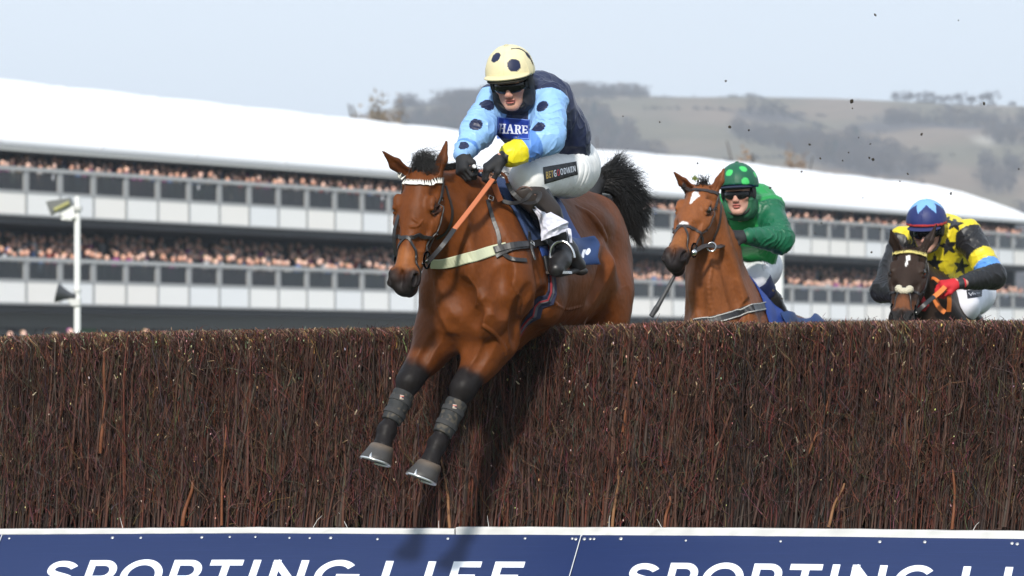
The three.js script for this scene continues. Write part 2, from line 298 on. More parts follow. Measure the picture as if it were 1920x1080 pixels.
{
  const root = thing('hillside_wood', 'grey purple leafless wood spread over the far hillside', 'wood', V(0, 0, 0), null, 'stuff');
  const kinds = [[crownGeo(170, 0.42, 0.25, 0.075), [0.078, 0.064, 0.060], 5200], [crownGeo(170, 0.45, 0.2, 0.075), [0.085, 0.062, 0.045], 1300], [crownGeo(220, 0.34, 0.08, 0.08, true), [0.03, 0.042, 0.03], 420]];
  for (const [geo, c, count] of kinds) {
    const im = new THREE.InstancedMesh(mergeGeometries([geo.index ? geo.toNonIndexed() : geo, trunkGeo(0.3, 0.8).toNonIndexed()]), std(c, 1, { side: THREE.DoubleSide }), count), m = new THREE.Matrix4(), q = new THREE.Quaternion(), cc = new THREE.Color();
    let i = 0;
    for (let guard = 0; i < count && guard < 60000; guard++) {
      const x = rnd(-240, 330), z = -rnd(1250, 2610), edge = z < -2560;
      const px = 960 + x * 8800 / (22 - z);
      if (px < 745) continue;
      if (edge ? px > 1215 : woodMask(x, z) < -0.12 + (c[1] < 0.045 ? 0.12 : 0)) continue;
      if (z < -2120 && px > 1212 && !(z > -2400 && woodMask(x, z) > 0.22 && c[1] > 0.045)) continue;
      const h = rnd(5, 9.5);
      m.compose(V(x, hillH(x, z) - 0.3, z), q.setFromAxisAngle(V(0, 1, 0), rnd(0, 6.28)), V(h * rnd(0.9, 1.2), h, h * rnd(0.9, 1.2))); im.setMatrixAt(i, m);
      im.setColorAt(i, cc.setScalar(rnd(0.75, 1.3))); i++;
    }
    im.count = i; shadowed(im); im.name = 'tree_cover'; im.userData.kind = 'stuff'; root.add(im);
  }
}
{
  const root = thing('hedgerow', 'thin dark hedge lines crossing the fields of the far hill', 'hedge', V(0, 0, 0), null, 'stuff'), geo = crownGeo(60, 0.5, 0.05, 0.16), lines = [[[-20, -1900], [330, -2080]], [[60, -2250], [330, -2190]], [[110, -2470], [160, -2050]], [[215, -2480], [250, -2100]], [[-60, -2330], [120, -2420]], [[20, -2120], [60, -1700]], [[170, -1760], [330, -1820]]], im = new THREE.InstancedMesh(geo, std([0.07, 0.06, 0.05], 1, { side: THREE.DoubleSide }), 560), m = new THREE.Matrix4();
  for (let i = 0; i < 560; i++) { const [a, b] = lines[i % 7], t = rnd(), x = lerp(a[0], b[0], t) + gauss() * 1.2 + 6 * Math.sin(t * 5 + i % 7), z = lerp(a[1], b[1], t) + gauss() * 2, h = rnd(1.2, 2.8); m.makeScale(h * 1.5, h, h * 1.5).setPosition(x, hillH(x, z) - 0.1, z); im.setMatrixAt(i, m); }
  shadowed(im); im.name = 'hedge'; im.userData.kind = 'stuff'; root.add(im);
}
function tree(name, label, category, base, h, w, color, crown, group) {
  const t = thing(name, label, category, base, group);
  for (const [n, g, mat] of [['trunk', trunkGeo(w / h * 0.8, 0.92), std([0.10, 0.08, 0.065], 1)], ['crown', crown, std(color, 1, { side: THREE.DoubleSide })]]) { const m = shadowed(new THREE.Mesh(g, mat)); m.name = n; m.scale.set(h, h, h); m.rotation.y = rnd(0, 6.28); t.add(m); }
  return t;
}
{
  const crowns = [0, 1, 2].map(() => crownGeo(800, 0.42, 0.2, 0.055));
  [1686, 1703, 1722, 1741, 1763, 1784, 1801, 1822, 1842, 1861, 1897].forEach((px, i) => {
    const x = (px - 960) * RIDGE_D / 8800, z = -2600 + rnd(-8, 6);
    tree('ridge_tree', ['first','second','third','fourth','fifth','sixth','seventh','eighth','ninth','tenth','last, lone'][i] + ' bare grey tree from the left in the clump on the ridge skyline', 'tree', V(x, hillH(x, z) - 0.3, z), i === 10 ? 6.5 : rnd(9.2, 11.8), 3, [0.07, 0.058, 0.055], crowns[i % 3], 'bare trees in the clump on the ridge');
  });
  for (const [px, py, d, c, label] of [[695, 193, 520, [0.24, 0.18, 0.11], 'pale beige poplar behind the roof, the first of the tall pair'], [716, 190, 524, [0.23, 0.17, 0.10], 'pale beige poplar behind the roof, closer to the hill'], [1131, 250, 515, [0.22, 0.15, 0.08], 'tan poplar top showing over the roof beside the dark tail'], [1406, 258, 522, [0.27, 0.14, 0.05], 'orange brown poplar rising behind the white roof above the green cap'], [1488, 292, 530, [0.23, 0.14, 0.07], 'low brown tree top just above the white roof'], [738, 207, 545, [0.2, 0.15, 0.1], 'low brown tree top beside the pale poplars']]) {
    const k = d / 8800, h = (HORIZON - py) * k + CAM_Y;
    tree('poplar', label, 'tree', V((px - 960) * k, 0, DIST - d), h, h * 0.2, c, crownGeo(2400, 0.075, 0.25, 0.015));
  }
}
// ---- grandstand: two balconies of panes and white panels under a white fabric roof
const stE = V(0.4656, 0, -0.885), stM = V(0.885, 0, 0.4656), ST0 = V(-19.2, CAM_Y, DIST - 176);
const st = (s, y, o) => ST0.clone().addScaledVector(stE, s).addScaledVector(stM, o).setY(CAM_Y + y);
const ST_A = -16, ST_B = 105.5;
{
  const root = thing('grandstand', 'long grandstand with two white panelled balconies and a white fabric roof', 'grandstand', st(45, -CAM_Y, -3));
  const M4 = basis(stE, V(0, 1, 0), stM);
  const block = (s0, s1, y0, y1, o0, o1) => { const g = new THREE.BoxGeometry(s1 - s0, y1 - y0, o1 - o0); g.applyMatrix4(M4); const c = st((s0 + s1) / 2, (y0 + y1) / 2, (o0 + o1) / 2); g.translate(c.x, c.y, c.z); return g; };
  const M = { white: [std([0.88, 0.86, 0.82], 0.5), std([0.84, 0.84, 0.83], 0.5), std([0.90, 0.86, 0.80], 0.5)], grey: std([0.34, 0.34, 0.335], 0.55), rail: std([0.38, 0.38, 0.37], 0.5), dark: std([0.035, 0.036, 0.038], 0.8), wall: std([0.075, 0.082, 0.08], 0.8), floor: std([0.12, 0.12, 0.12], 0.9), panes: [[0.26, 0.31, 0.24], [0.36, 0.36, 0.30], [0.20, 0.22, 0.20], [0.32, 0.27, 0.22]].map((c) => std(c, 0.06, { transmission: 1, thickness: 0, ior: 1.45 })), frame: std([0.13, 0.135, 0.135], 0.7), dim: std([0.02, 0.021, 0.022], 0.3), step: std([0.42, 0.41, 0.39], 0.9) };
  const shared = (name, geo, mat, s, y, o, parent = root) => { const m = shadowed(new THREE.Mesh(geo, mat)); m.name = name; m.position.copy(st(s, y, o).sub(root.position)); m.setRotationFromMatrix(M4); parent.add(m); return m; };
  const BAY = 2.34, first = 1.7 - 7 * BAY;
  const tiers = [[7.46, 7.24, 6.57, 5.66, 'top'], [4.05, 3.85, 3.22, 2.32, 'low']];
  for (const [railTop, paneTop, paneBot, panelBot] of tiers) {
    const balcony = shadowed(new THREE.Mesh(block(ST_A, ST_B, railTop - 0.16, railTop, -0.07, 0.09).translate(-root.position.x, -root.position.y, -root.position.z), M.rail)); balcony.name = 'balustrade'; root.add(balcony);
    const sub = (name, geo, mat) => part(root, name, geo, mat, balcony);
    sub('transom', block(ST_A, ST_B, paneBot - 0.1, paneBot, -0.05, 0.06), M.grey);
    sub('skirting', block(ST_A, ST_B, panelBot - 0.07, panelBot + 0.02, -0.05, 0.075), M.grey);
    const pane = new THREE.BoxGeometry(BAY - 0.34, paneTop - paneBot, 0.012), panel = new THREE.BoxGeometry(BAY - 0.14, paneBot - 0.1 - panelBot - 0.02, 0.05), mul = new THREE.BoxGeometry(0.3, railTop - 0.16 - panelBot - 0.02, 0.1), thin = new THREE.BoxGeometry(0.12, paneBot - 0.1 - panelBot - 0.02, 0.11);
    const upper = new THREE.BoxGeometry(0.34, railTop - 0.16 - paneBot, 0.1);
    for (let k = 0; first + k * BAY < ST_B - 1.5; k++) {
      const s = first + k * BAY;
      shared('mullion', upper, M.grey, s, (railTop - 0.16 + paneBot) / 2, 0.003, balcony);
      shared('mullion', thin, M.grey, s, (paneBot - 0.1 + panelBot + 0.02) / 2, 0.004, balcony);
      shared('pane', pane, M.panes[Math.floor(rnd(0, 3.99))], s + BAY / 2, (paneTop + paneBot) / 2, 0, balcony);
      shared('panel', panel, M.white[Math.floor(rnd(0, 3))], s + BAY / 2, (paneBot - 0.1 + panelBot + 0.02) / 2, 0.01, balcony);
    }
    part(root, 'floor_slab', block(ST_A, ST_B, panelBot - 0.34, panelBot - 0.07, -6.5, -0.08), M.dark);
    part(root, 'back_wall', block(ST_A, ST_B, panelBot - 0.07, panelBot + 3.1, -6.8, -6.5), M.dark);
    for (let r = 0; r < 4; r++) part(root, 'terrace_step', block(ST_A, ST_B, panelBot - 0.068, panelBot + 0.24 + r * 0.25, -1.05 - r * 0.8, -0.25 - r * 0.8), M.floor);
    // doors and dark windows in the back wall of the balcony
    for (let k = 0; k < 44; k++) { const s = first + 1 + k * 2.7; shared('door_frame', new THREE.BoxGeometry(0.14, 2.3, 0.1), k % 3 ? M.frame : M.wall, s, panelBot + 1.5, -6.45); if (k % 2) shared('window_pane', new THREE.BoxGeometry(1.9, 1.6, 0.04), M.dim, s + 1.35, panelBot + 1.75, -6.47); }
  }
  // ground floor: grey wall with doors and windows under the lower balcony
  part(root, 'ground_floor_wall', block(ST_A, ST_B, -CAM_Y, 1.98, -2.2, -1.9), M.wall);
  part(root, 'fascia', block(ST_A, ST_B, 1.42, 1.98, -1.89, -1.6), std([0.10, 0.11, 0.108], 0.7));
  for (let k = 0; k < 46; k++) {
    const s = first + k * 2.6;
    const w = shared('window', new THREE.BoxGeometry(1.7, 1.5, 0.06), M.frame, s, 0.55, -1.87);
    for (const dx of [-0.42, 0.42]) { const m = shadowed(new THREE.Mesh(new THREE.BoxGeometry(0.68, 1.3, 0.03), std(k % 3 ? [0.02, 0.028, 0.022] : [0.03, 0.045, 0.02], 0.12))); m.name = 'pane'; m.position.set(dx, 0, 0.035); w.add(m); }
    if (k % 2) shared('sign_strip', new THREE.BoxGeometry(1.1, 0.2, 0.05), std([[0.03, 0.10, 0.03], [0.02, 0.02, 0.025]][k % 4 === 1 ? 0 : 1], 0.6), s + 0.2, 1.42 - 0.12, -1.85);
  }
  part(root, 'terrace_step', block(ST_A, ST_B, -CAM_Y, -0.45, -1.6, 24), M.step);
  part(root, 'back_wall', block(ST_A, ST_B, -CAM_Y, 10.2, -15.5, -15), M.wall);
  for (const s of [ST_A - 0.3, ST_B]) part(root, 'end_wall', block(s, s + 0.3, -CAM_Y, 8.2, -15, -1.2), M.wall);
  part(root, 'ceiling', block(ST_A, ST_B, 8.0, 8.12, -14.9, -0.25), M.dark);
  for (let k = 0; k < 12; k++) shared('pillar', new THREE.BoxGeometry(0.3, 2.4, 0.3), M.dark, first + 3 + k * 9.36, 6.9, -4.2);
  // fabric roof: a thick curved sheet, ridge height measured along it, shallow sag between its ribs
  const ridge = (s) => pieceLin([[-16, 11.9], [9, 11.5], [48, 11.15], [57, 10.85], [62, 10.72], [66, 10.84], [76, 10.86], [90, 10.66], [106, 10.5]], s);
  const roofMat = std([0.80, 0.80, 0.81], 0.75);
  const profile = [[0.02, 0], [0.0, 0.035], [-0.4, 0.15], [-1.2, 0.29], [-2.4, 0.47], [-4.3, 0.74], [-6.4, 0.95], [-8.5, 1], [-11, 0.94], [-15.4, 0.6]];
  for (const [s0, s1] of [[ST_A, 61.95], [62, ST_B]]) {
    const ns = Math.round((s1 - s0) / 0.78), pos = [], idx = [], np = profile.length, all = 2 * np;
    for (let i = 0; i <= ns; i++) {
      const s = lerp(s0, s1, i / ns), f = (s / 7.02) - Math.floor(s / 7.02), sag = 0.10 * (4 * f * (1 - f)) - 0.02, edge = 8.36 - 0.0013 * s;
      for (const side of [0, 1]) profile.forEach(([o, t]) => { const p = st(s, lerp(edge, ridge(s), t) + (t > 0.1 ? sag * t : 0) - side * 0.16, o - side * 0.03); pos.push(p.x, p.y, p.z); });
      if (i) for (let k = 0; k < all; k++) { const k2 = k === np - 1 ? all - 1 : k === np ? 0 : k < np ? k + 1 : k - 1, a = (i - 1) * all; idx.push(a + k, a + k2, a + all + k, a + k2, a + all + k2, a + all + k); }
    }
    for (const i of [0, ns]) for (let k = 0; k < np - 1; k++) { const a = i * all + k; idx.push(a, a + np, a + 1, a + 1, a + np, a + np + 1); }
    let g = new THREE.BufferGeometry(); g.setAttribute('position', new THREE.Float32BufferAttribute(pos, 3)); g.setIndex(idx); g.computeVertexNormals();
    const roof = part(root, 'roof', g, roofMat);
    for (let s = Math.ceil(s0 / 7.02) * 7.02; s < s1; s += 7.02) { const edge = 8.36 - 0.0013 * s; part(root, 'rib', taperTube(profile.map(([o, t]) => st(s, lerp(edge, ridge(s), t) + 0.0, o)), 0.055, 0.055, 6), std([0.62, 0.62, 0.63], 0.7), roof); }
  }
  part(root, 'gutter', block(ST_A, ST_B, 8.05, 8.22, -0.18, -0.02), std([0.42, 0.42, 0.40], 0.6));
}
// ---- crowds on the balconies
function crowd(label, s0, s1, floor, rows, step, o0, dens) {
  const list = [], head = new THREE.IcosahedronGeometry(1, 1), body = new THREE.CylinderGeometry(0.62, 0.8, 1, 7, 2), hip = new THREE.CylinderGeometry(0.8, 0.55, 1, 6, 1);
  const coats = [[0.012, 0.014, 0.025], [0.02, 0.02, 0.022], [0.05, 0.04, 0.03], [0.09, 0.07, 0.045], [0.02, 0.035, 0.08], [0.035, 0.045, 0.03], [0.5, 0.5, 0.52], [0.16, 0.13, 0.1], [0.25, 0.03, 0.02], [0.12, 0.2, 0.42], [0.2, 0.18, 0.16], [0.012, 0.012, 0.014], [0.3, 0.05, 0.22]], skins = [[0.70, 0.38, 0.28], [0.75, 0.44, 0.33], [0.64, 0.33, 0.23], [0.78, 0.50, 0.40]], hairs = [[0.05, 0.03, 0.02], [0.2, 0.13, 0.07], [0.02, 0.016, 0.014], [0.32, 0.3, 0.28], [0.28, 0.19, 0.09]];
  const pick = (a) => a[Math.floor(rnd(0, a.length - 0.001))];
  for (let r = 0; r < rows; r++) for (let s = s0 + rnd(0, 0.3); s < s1; s += rnd(0.42, 0.62) / dens) {
    if (rnd() < 0.06) s += rnd(0.3, 1.2);
    const h = rnd(1.6, 1.86), y = floor + r * step, o = o0 - r * 0.8 + rnd(-0.14, 0.14), turn = rnd(0, 3), c = pick(coats);
    const put = (g, sx, sy, sz, yy, ox, col) => { const k = g.clone(); k.scale(sx, sy, sz); k.rotateY(turn); const p = st(s, y + yy, o + ox); k.translate(p.x, p.y, p.z); list.push(paint(plain(k), col)); };
    put(body, 0.25, 0.62, 0.17, h - 0.56, 0, c); put(hip, 0.2, 0.85, 0.15, h - 1.28, 0, mix3(c, [0.02, 0.02, 0.03], 0.7));
    put(head, 0.1, 0.13, 0.11, h - 0.12, 0.01, pick(skins));
    put(head, 0.092, 0.09, 0.1, h - 0.055, -0.05, rnd() < 0.14 ? pick(coats) : pick(hairs));
    if (rnd() < 0.24) put(head, 0.08, 0.13, 0.06, h - 0.42, 0.15, [0.6, 0.6, 0.62]);
  }
  const g = mergeGeometries(list); const m = shadowed(new THREE.Mesh(g, vcol(0.85))); m.name = numbered('spectator_crowd'); m.userData = { label, category: 'crowd', kind: 'stuff' };
  const c = st((s0 + s1) / 2, floor, o0); g.translate(-c.x, -c.y, -c.z); m.position.copy(c); scene.add(m);
}
crowd('spectators packed along the top balcony of the grandstand under the roof', ST_A + 0.5, ST_B - 1, 5.93, 4, 0.24, -0.28, 1.15);
crowd('spectators packed along the lower balcony of the grandstand', ST_A + 0.5, ST_B - 1, 2.60, 4, 0.25, -0.30, 1.25);
crowd('few spectators standing on the terrace before the ground floor', -10, 14, -0.52, 1, 0.25, 2.5, 0.5);

// ---- white mast with floodlight and horn speaker, and a plain white post farther along
{
  const z = -60, root = thing('lamp_post', 'tall white mast carrying a floodlight and a dark horn speaker', 'lamp post', P(145, 1190, z).setY(0)), white = std([0.78, 0.78, 0.76], 0.4), dark = std([0.13, 0.135, 0.13], 0.45), k = (DIST - z) / 8800;
  part(root, 'pole', (() => { const g = new THREE.CylinderGeometry(5.6 * k, 6.4 * k, P(145, 368, z).y, 16); const b = P(145, 0, z); g.translate(b.x, P(145, 368, z).y / 2, z); return g; })(), white);
  const F = (pts, depth, zz) => { const s = new THREE.Shape(pts.map(([x, y]) => { const p = P(x, y, z); return new THREE.Vector2(p.x, p.y); })); const g = new THREE.ExtrudeGeometry(s, { depth, bevelEnabled: true, bevelSize: 0.012, bevelThickness: 0.012, bevelSegments: 2 }); g.translate(0, 0, z + zz); return g; };
  const lamp = part(root, 'floodlight', F([[89, 379], [132, 372], [137, 384], [118, 391], [97, 401]], 0.3, -0.15), dark);
  part(root, 'lamp_glass', F([[90, 381], [93, 379], [101, 398], [98, 401]], 0.26, -0.13), std([0.35, 0.36, 0.32], 0.1), lamp);
  part(root, 'reflector', F([[104, 392], [130, 379], [131, 383], [106, 396]], 0.05, 0.17), std([0.42, 0.40, 0.16], 0.3, { metalness: 0.5 }), lamp);
  part(root, 'housing', F([[112, 396], [137, 384], [141, 408], [128, 411], [116, 403]], 0.24, -0.12), white);
  for (const [x, y] of [[122, 405], [131, 406]]) { const g = new THREE.CylinderGeometry(0.05, 0.07, 0.1, 12); const p = P(x, y, z); g.translate(p.x, p.y - 0.02, z + 0.05); part(root, 'camera_pod', g, white); }
  part(root, 'bracket', F([[138, 388], [152, 388], [152, 394], [138, 394]], 0.2, -0.1), std([0.5, 0.5, 0.48], 0.5));
  const horn = part(root, 'horn_speaker', (() => { const a = P(107, 549, z), b = P(142, 557, z), d = V().subVectors(b, a).normalize(); const prof = [[0.17, 0], [0.172, 0.01], [0.12, 0.1], [0.075, 0.2], [0.055, 0.27], [0.06, 0.33], [0, 0.335]].map(([r, y]) => new THREE.Vector2(r, y)); const g = new THREE.LatheGeometry(prof, 20); g.applyMatrix4(new THREE.Matrix4().makeRotationFromQuaternion(new THREE.Quaternion().setFromUnitVectors(V(0, 1, 0), d))); g.translate(a.x, a.y, a.z + 0.05); return g; })(), std([0.045, 0.048, 0.052], 0.45, { side: THREE.DoubleSide }));
  part(root, 'speaker_bracket', F([[128, 562], [150, 560], [150, 572], [136, 573]], 0.16, -0.08), std([0.6, 0.6, 0.58], 0.5));
  part(root, 'collar', (() => { const g = new THREE.CylinderGeometry(8 * k, 8 * k, 5 * k, 16); const p = P(145, 545, z); g.translate(p.x, p.y, z); return g; })(), std([0.6, 0.6, 0.58], 0.5));
}
{
  const z = -50, a = P(1459, 440, z), root = thing('white_post', 'thick plain white post standing beyond the rider in green', 'post', V(a.x, 0, z)), r = 10 * (DIST - z) / 8800;
  part(root, 'post', (() => { const g = new THREE.CylinderGeometry(r, r * 1.03, a.y, 20); g.translate(a.x, a.y / 2, z); return g; })(), std([0.78, 0.78, 0.77], 0.45));
  part(root, 'cap', (() => { const g = new THREE.SphereGeometry(r * 1.06, 18, 8, 0, 6.3, 0, 1.57); g.scale(1, 0.5, 1); g.translate(a.x, a.y, z); return g; })(), std([0.74, 0.74, 0.73], 0.45));
}

// ================================================================ BIRCH FENCE AND ITS BOARD
const FT = V(Math.cos(20 * Math.PI / 180), 0, Math.sin(20 * Math.PI / 180)), FN = V(-FT.z, 0, FT.x), F0 = V(40 * 22.15 / 8800, 0, -0.15);
const fenceAt = (a, y, o) => F0.clone().addScaledVector(FT, a).addScaledVector(FN, o).setY(y);
const pxOf = (p) => 960 + p.x * 8800 / (DIST - p.z);
const yOf = (py, z) => CAM_Y - (py - HORIZON) * (DIST - z) / 8800;
const aOf = (px) => { let a = 0; for (let i = 0; i < 12; i++) { const p = fenceAt(a, 0, 0); a += (px - pxOf(p)) / 400; } return a; };
const topPts = [[-500, 640], [0, 634], [130, 627], [250, 624], [500, 620], [760, 616], [1000, 614], [1130, 612], [1250, 606], [1300, 604], [1420, 608], [1600, 604], [1920, 603], [2500, 598]], botPts = [[-500, 996], [0, 991], [480, 988], [860, 990], [1400, 992], [1920, 998], [2500, 1004]];
const topY = (a) => { const p = fenceAt(a, 0, 0); return yOf(pieceLin(topPts, pxOf(p)), p.z); }, botY = (a) => { const p = fenceAt(a, 0, 0); return yOf(pieceLin(botPts, pxOf(p)), p.z); };
const FA = aOf(-330), FB = aOf(2250), FDEPTH = 0.62;
{
  const root = thing('steeplechase_fence', 'dark brown birch brush steeplechase fence being jumped', 'fence', fenceAt(0, 0, -0.2));
  // packed core behind the outer twigs
  const pos = [], idx = [], n = 60;
  for (let i = 0; i <= n; i++) { const a = lerp(FA, FB, i / n); for (const [y, o] of [[0.02, -0.09], [topY(a) - 0.05, -0.09], [topY(a) - 0.05, -FDEPTH + 0.08], [0.02, -FDEPTH + 0.08]]) { const p = fenceAt(a, y, o); pos.push(p.x, p.y, p.z); } if (i) for (let k = 0; k < 4; k++) { const c = (i - 1) * 4; idx.push(c + k, c + k + 4, c + (k + 1) % 4, c + (k + 1) % 4, c + k + 4, c + 4 + (k + 1) % 4); } }
  for (const c of [0, n * 4]) idx.push(c, c + 1, c + 2, c, c + 2, c + 3);
  let g = new THREE.BufferGeometry(); g.setAttribute('position', new THREE.Float32BufferAttribute(pos, 3)); g.setIndex(idx); g = g.toNonIndexed(); g.computeVertexNormals();
  part(root, 'packed_birch', g, std([0.03, 0.02, 0.016], 1, { side: THREE.DoubleSide }));
  // twigs
  const variant = (i, sides, seg, bend, forks) => {
    const p = [], a = rnd(0, 6.28), b = rnd(0, 6.28); for (let k = 0; k <= seg; k++) { const t = k / seg; p.push(V(bend * (Math.sin(a + t * 4) - Math.sin(a)) * t, t, bend * 0.6 * (Math.sin(b + t * 5) - Math.sin(b)) * t)); }
    const list = [taperTube(p, 0.0042, 0.0016, sides)];
    for (let f = 0; f < forks; f++) { const t = Math.floor(rnd(0.25, 0.85) * seg), q = p[t], s = rnd() < 0.5 ? -1 : 1, l = rnd(0.12, 0.3), d = rnd(0.1, 0.3) * s; list.push(taperTube([q, V(q.x + d * l, q.y + l * 0.5, q.z + rnd(-0.01, 0.02)), V(q.x + d * l * 1.5, q.y + l, q.z + rnd(-0.02, 0.025))], 0.002, 0.001, 3)); }
    return mergeGeometries(list);
  };
  const tones = [[0.048, 0.016, 0.0095], [0.060, 0.021, 0.012], [0.082, 0.019, 0.0095], [0.034, 0.016, 0.010], [0.066, 0.034, 0.022], [0.022, 0.011, 0.009], [0.088, 0.025, 0.012], [0.05, 0.025, 0.015]];
  const twigMat = new THREE.MeshStandardMaterial({ color: 0xffffff, roughness: 0.72 });
  const m = new THREE.Matrix4(), q = new THREE.Quaternion(), q2 = new THREE.Quaternion(), cc = new THREE.Color();
  const patchTone = (a, y) => 1 + 0.5 * N3(a * 1.3, y * 0.5, 4) + 0.25 * N3(a * 5, y, 9);
  function sow(name, variants, count, make) {
    const per = Math.floor(count / variants.length);
    for (const geo of variants) {
      const im = new THREE.InstancedMesh(geo, twigMat, per);
      for (let i = 0; i < per; i++) {
        const { a, y, o, len, r, lean, out, tone } = make(); const p = fenceAt(a, y, o).sub(root.position);
        q.setFromAxisAngle(FN, -lean).premultiply(q2.setFromAxisAngle(FT, out)); const turn = new THREE.Quaternion().setFromAxisAngle(V(0, 1, 0), rnd(0, 6.28)); q.multiply(turn);
        m.compose(p, q, V(r, len, r)); im.setMatrixAt(i, m); im.setColorAt(i, cc.setRGB(...tone));
      }
      shadowed(im); im.name = name; im.userData.kind = 'stuff'; root.add(im);
    }
  }
  const leanAt = (a) => lerp(0.03, 0.13, clamp((a - FA) / (FB - FA))) + 0.06 * N3(a * 0.9, 1, 1);
  const toneOf = (a, y, gain = 1) => { const t = tones[Math.floor(rnd(0, tones.length - 0.001))], k = 0.78 * patchTone(a, y) * rnd(0.35, 1.65) * gain; return t.map((c) => Math.min(0.4, c * k)); };
  sow('twigs', Array.from({ length: 8 }, (_, i) => variant(i, 5, 9, rnd(0.010, 0.026), 2)), 10500, () => {
    let a = rnd(FA, FB); if (N3(a * 9, 2, 5) < -0.12 && rnd() < 0.6) a += rnd(0.03, 0.08); const lean = leanAt(a) + gauss() * 0.075, b = botY(a), full = topY(a) - b, start = rnd() < 0.7 ? -0.06 : rnd(0, 0.45) * full, len = rnd() < 0.62 ? full - start + rnd(-0.03, 0.012) : rnd(0.35, 0.9) * (full - start);
    const o = -0.14 + Math.pow(rnd(), 1.5) * 0.162; return { a, y: b + start, o, len, r: 0.5 + 1.25 * Math.pow(rnd(), 1.6), lean, out: gauss() * 0.02, tone: toneOf(a, b + start) };
  });
  sow('side_twigs', Array.from({ length: 6 }, (_, i) => variant(i, 3, 7, rnd(0.04, 0.14), 1)), 13000, () => {
    const a = rnd(FA, FB), b = botY(a), full = topY(a) - b, y = b + Math.pow(rnd(), 0.9) * full * 0.92, len = Math.min(rnd(0.07, 0.3), full - (y - b) + 0.008), grey = rnd() < 0.3;
    return { a, y, o: rnd(-0.035, 0.03), len, r: rnd(0.3, 0.7), lean: leanAt(a) + gauss() * (rnd() < 0.35 ? 0.9 : 0.38), out: rnd(-0.02, 0.12), tone: grey ? [0.10, 0.052, 0.038].map((c) => c * rnd(0.5, 1.6)) : toneOf(a, y, 1.3) };
  });
  // fine dry sprays standing proud of the face, and the small pale cuts of the finer twigs
  sow('fine_twigs', Array.from({ length: 6 }, (_, i) => variant(i, 3, 6, rnd(0.06, 0.18), 2)), 4500, () => {
    const a = rnd(FA, FB), b = botY(a), full = topY(a) - b, y = b + rnd() * full * 0.92, len = Math.min(rnd(0.06, 0.24), full - (y - b) + 0.004);
    return { a, y, o: rnd(0.0, 0.035), len, r: rnd(0.24, 0.45), lean: leanAt(a) + gauss() * (rnd() < 0.4 ? 1.0 : 0.4), out: rnd(-0.02, 0.15), tone: (rnd() < 0.6 ? [0.15, 0.088, 0.066] : [0.15, 0.05, 0.03]).map((c) => c * rnd(0.5, 1.5)) };
  });
  { const g = new THREE.IcosahedronGeometry(0.0038, 0); g.scale(1, 1.4, 0.7);
    sow('cut_tips', [g], 480, () => { const a = rnd(FA, FB), b = botY(a), full = topY(a) - b, y = b + (1 - Math.pow(rnd(), 1.7)) * full * 0.99, s = rnd(0.5, 1.25); return { a, y, o: rnd(0.012, 0.034), len: s * rnd(0.8, 1.5), r: s, lean: gauss() * 0.5, out: 0, tone: [0.75, 0.58, 0.40].map((c) => c * rnd(0.45, 1.1)) }; }); }
  // trimmed tips over the whole top
  sow('trimmed_tips', Array.from({ length: 4 }, (_, i) => variant(i, 4, 4, 0.03, 1)), 17000, () => {
    const a = rnd(FA, FB), o = rnd() < 0.4 ? rnd(-0.12, 0.012) : rnd(-FDEPTH, 0.0), len = rnd(0.05, 0.12);
    const t = rnd() < 0.5 ? [0.34, 0.20, 0.125].map((c) => c * rnd(0.5, 1.3)) : toneOf(a, 1, 1.6);
    return { a, y: topY(a) - len + 0.004 + gauss() * 0.006 + (rnd() < 0.012 ? rnd(0, 0.025) : 0), o, len, r: rnd(0.5, 1.3), lean: gauss() * 0.16, out: gauss() * 0.12, tone: t };
  });
  // the stoutest stems, one by one, many ending in a pale slanting cut
  const stemGeos = Array.from({ length: 7 }, (_, i) => { const p = []; for (let k = 0; k <= 10; k++) p.push(V(0.013 * Math.sin(i + k * 0.5) * k / 10, k / 10, 0.008 * Math.sin(k))); return [taperTube(p, 0.0085, 0.0062, 7), p[10]]; });
  const cutGeo = (() => { const c = new THREE.CylinderGeometry(0.0022, 0.0062, 0.03, 7); c.translate(0, 0.013, 0); return c; })(), cutMats = [std([0.78, 0.58, 0.36], 0.8), std([0.70, 0.47, 0.27], 0.8), std([0.82, 0.68, 0.48], 0.8)];
  const stemMats = [[0.06, 0.028, 0.019], [0.075, 0.032, 0.02], [0.05, 0.03, 0.022], [0.085, 0.03, 0.017], [0.055, 0.038, 0.028]].map((c) => std(c, 0.7)), tan = std([0.24, 0.115, 0.05], 0.7), orange = std([0.17, 0.055, 0.02], 0.7);
  const stem = (pxTop, pyTop, pxBot, pyBot, mat, thick, cut) => {
    const a0 = aOf(pxBot), a1 = aOf(pxTop), o = rnd(0.012, 0.03), b = fenceAt(a0, 0, o), t = fenceAt(a1, 0, o); b.y = yOf(pyBot, b.z); t.y = yOf(pyTop, t.z);
    const d = V().subVectors(t, b), len = d.length(), [geo, tip] = stemGeos[Math.floor(rnd(0, 6.99))];
    const s = shadowed(new THREE.Mesh(geo, mat)); s.name = 'stem'; s.position.copy(b.sub(root.position)); s.quaternion.setFromUnitVectors(V(0, 1, 0), d.normalize()); s.scale.set(thick, len, thick); root.add(s);
    if (cut) { const c = shadowed(new THREE.Mesh(cutGeo, cutMats[Math.floor(rnd(0, 2.99))])); c.name = 'cut_end'; c.position.copy(tip); c.rotation.set(rnd(0.5, 1.3), 0, rnd(-0.4, 0.4)); c.scale.set(1.15, 1 / len * rnd(0.6, 1.3), 1.15); s.add(c); }
  };
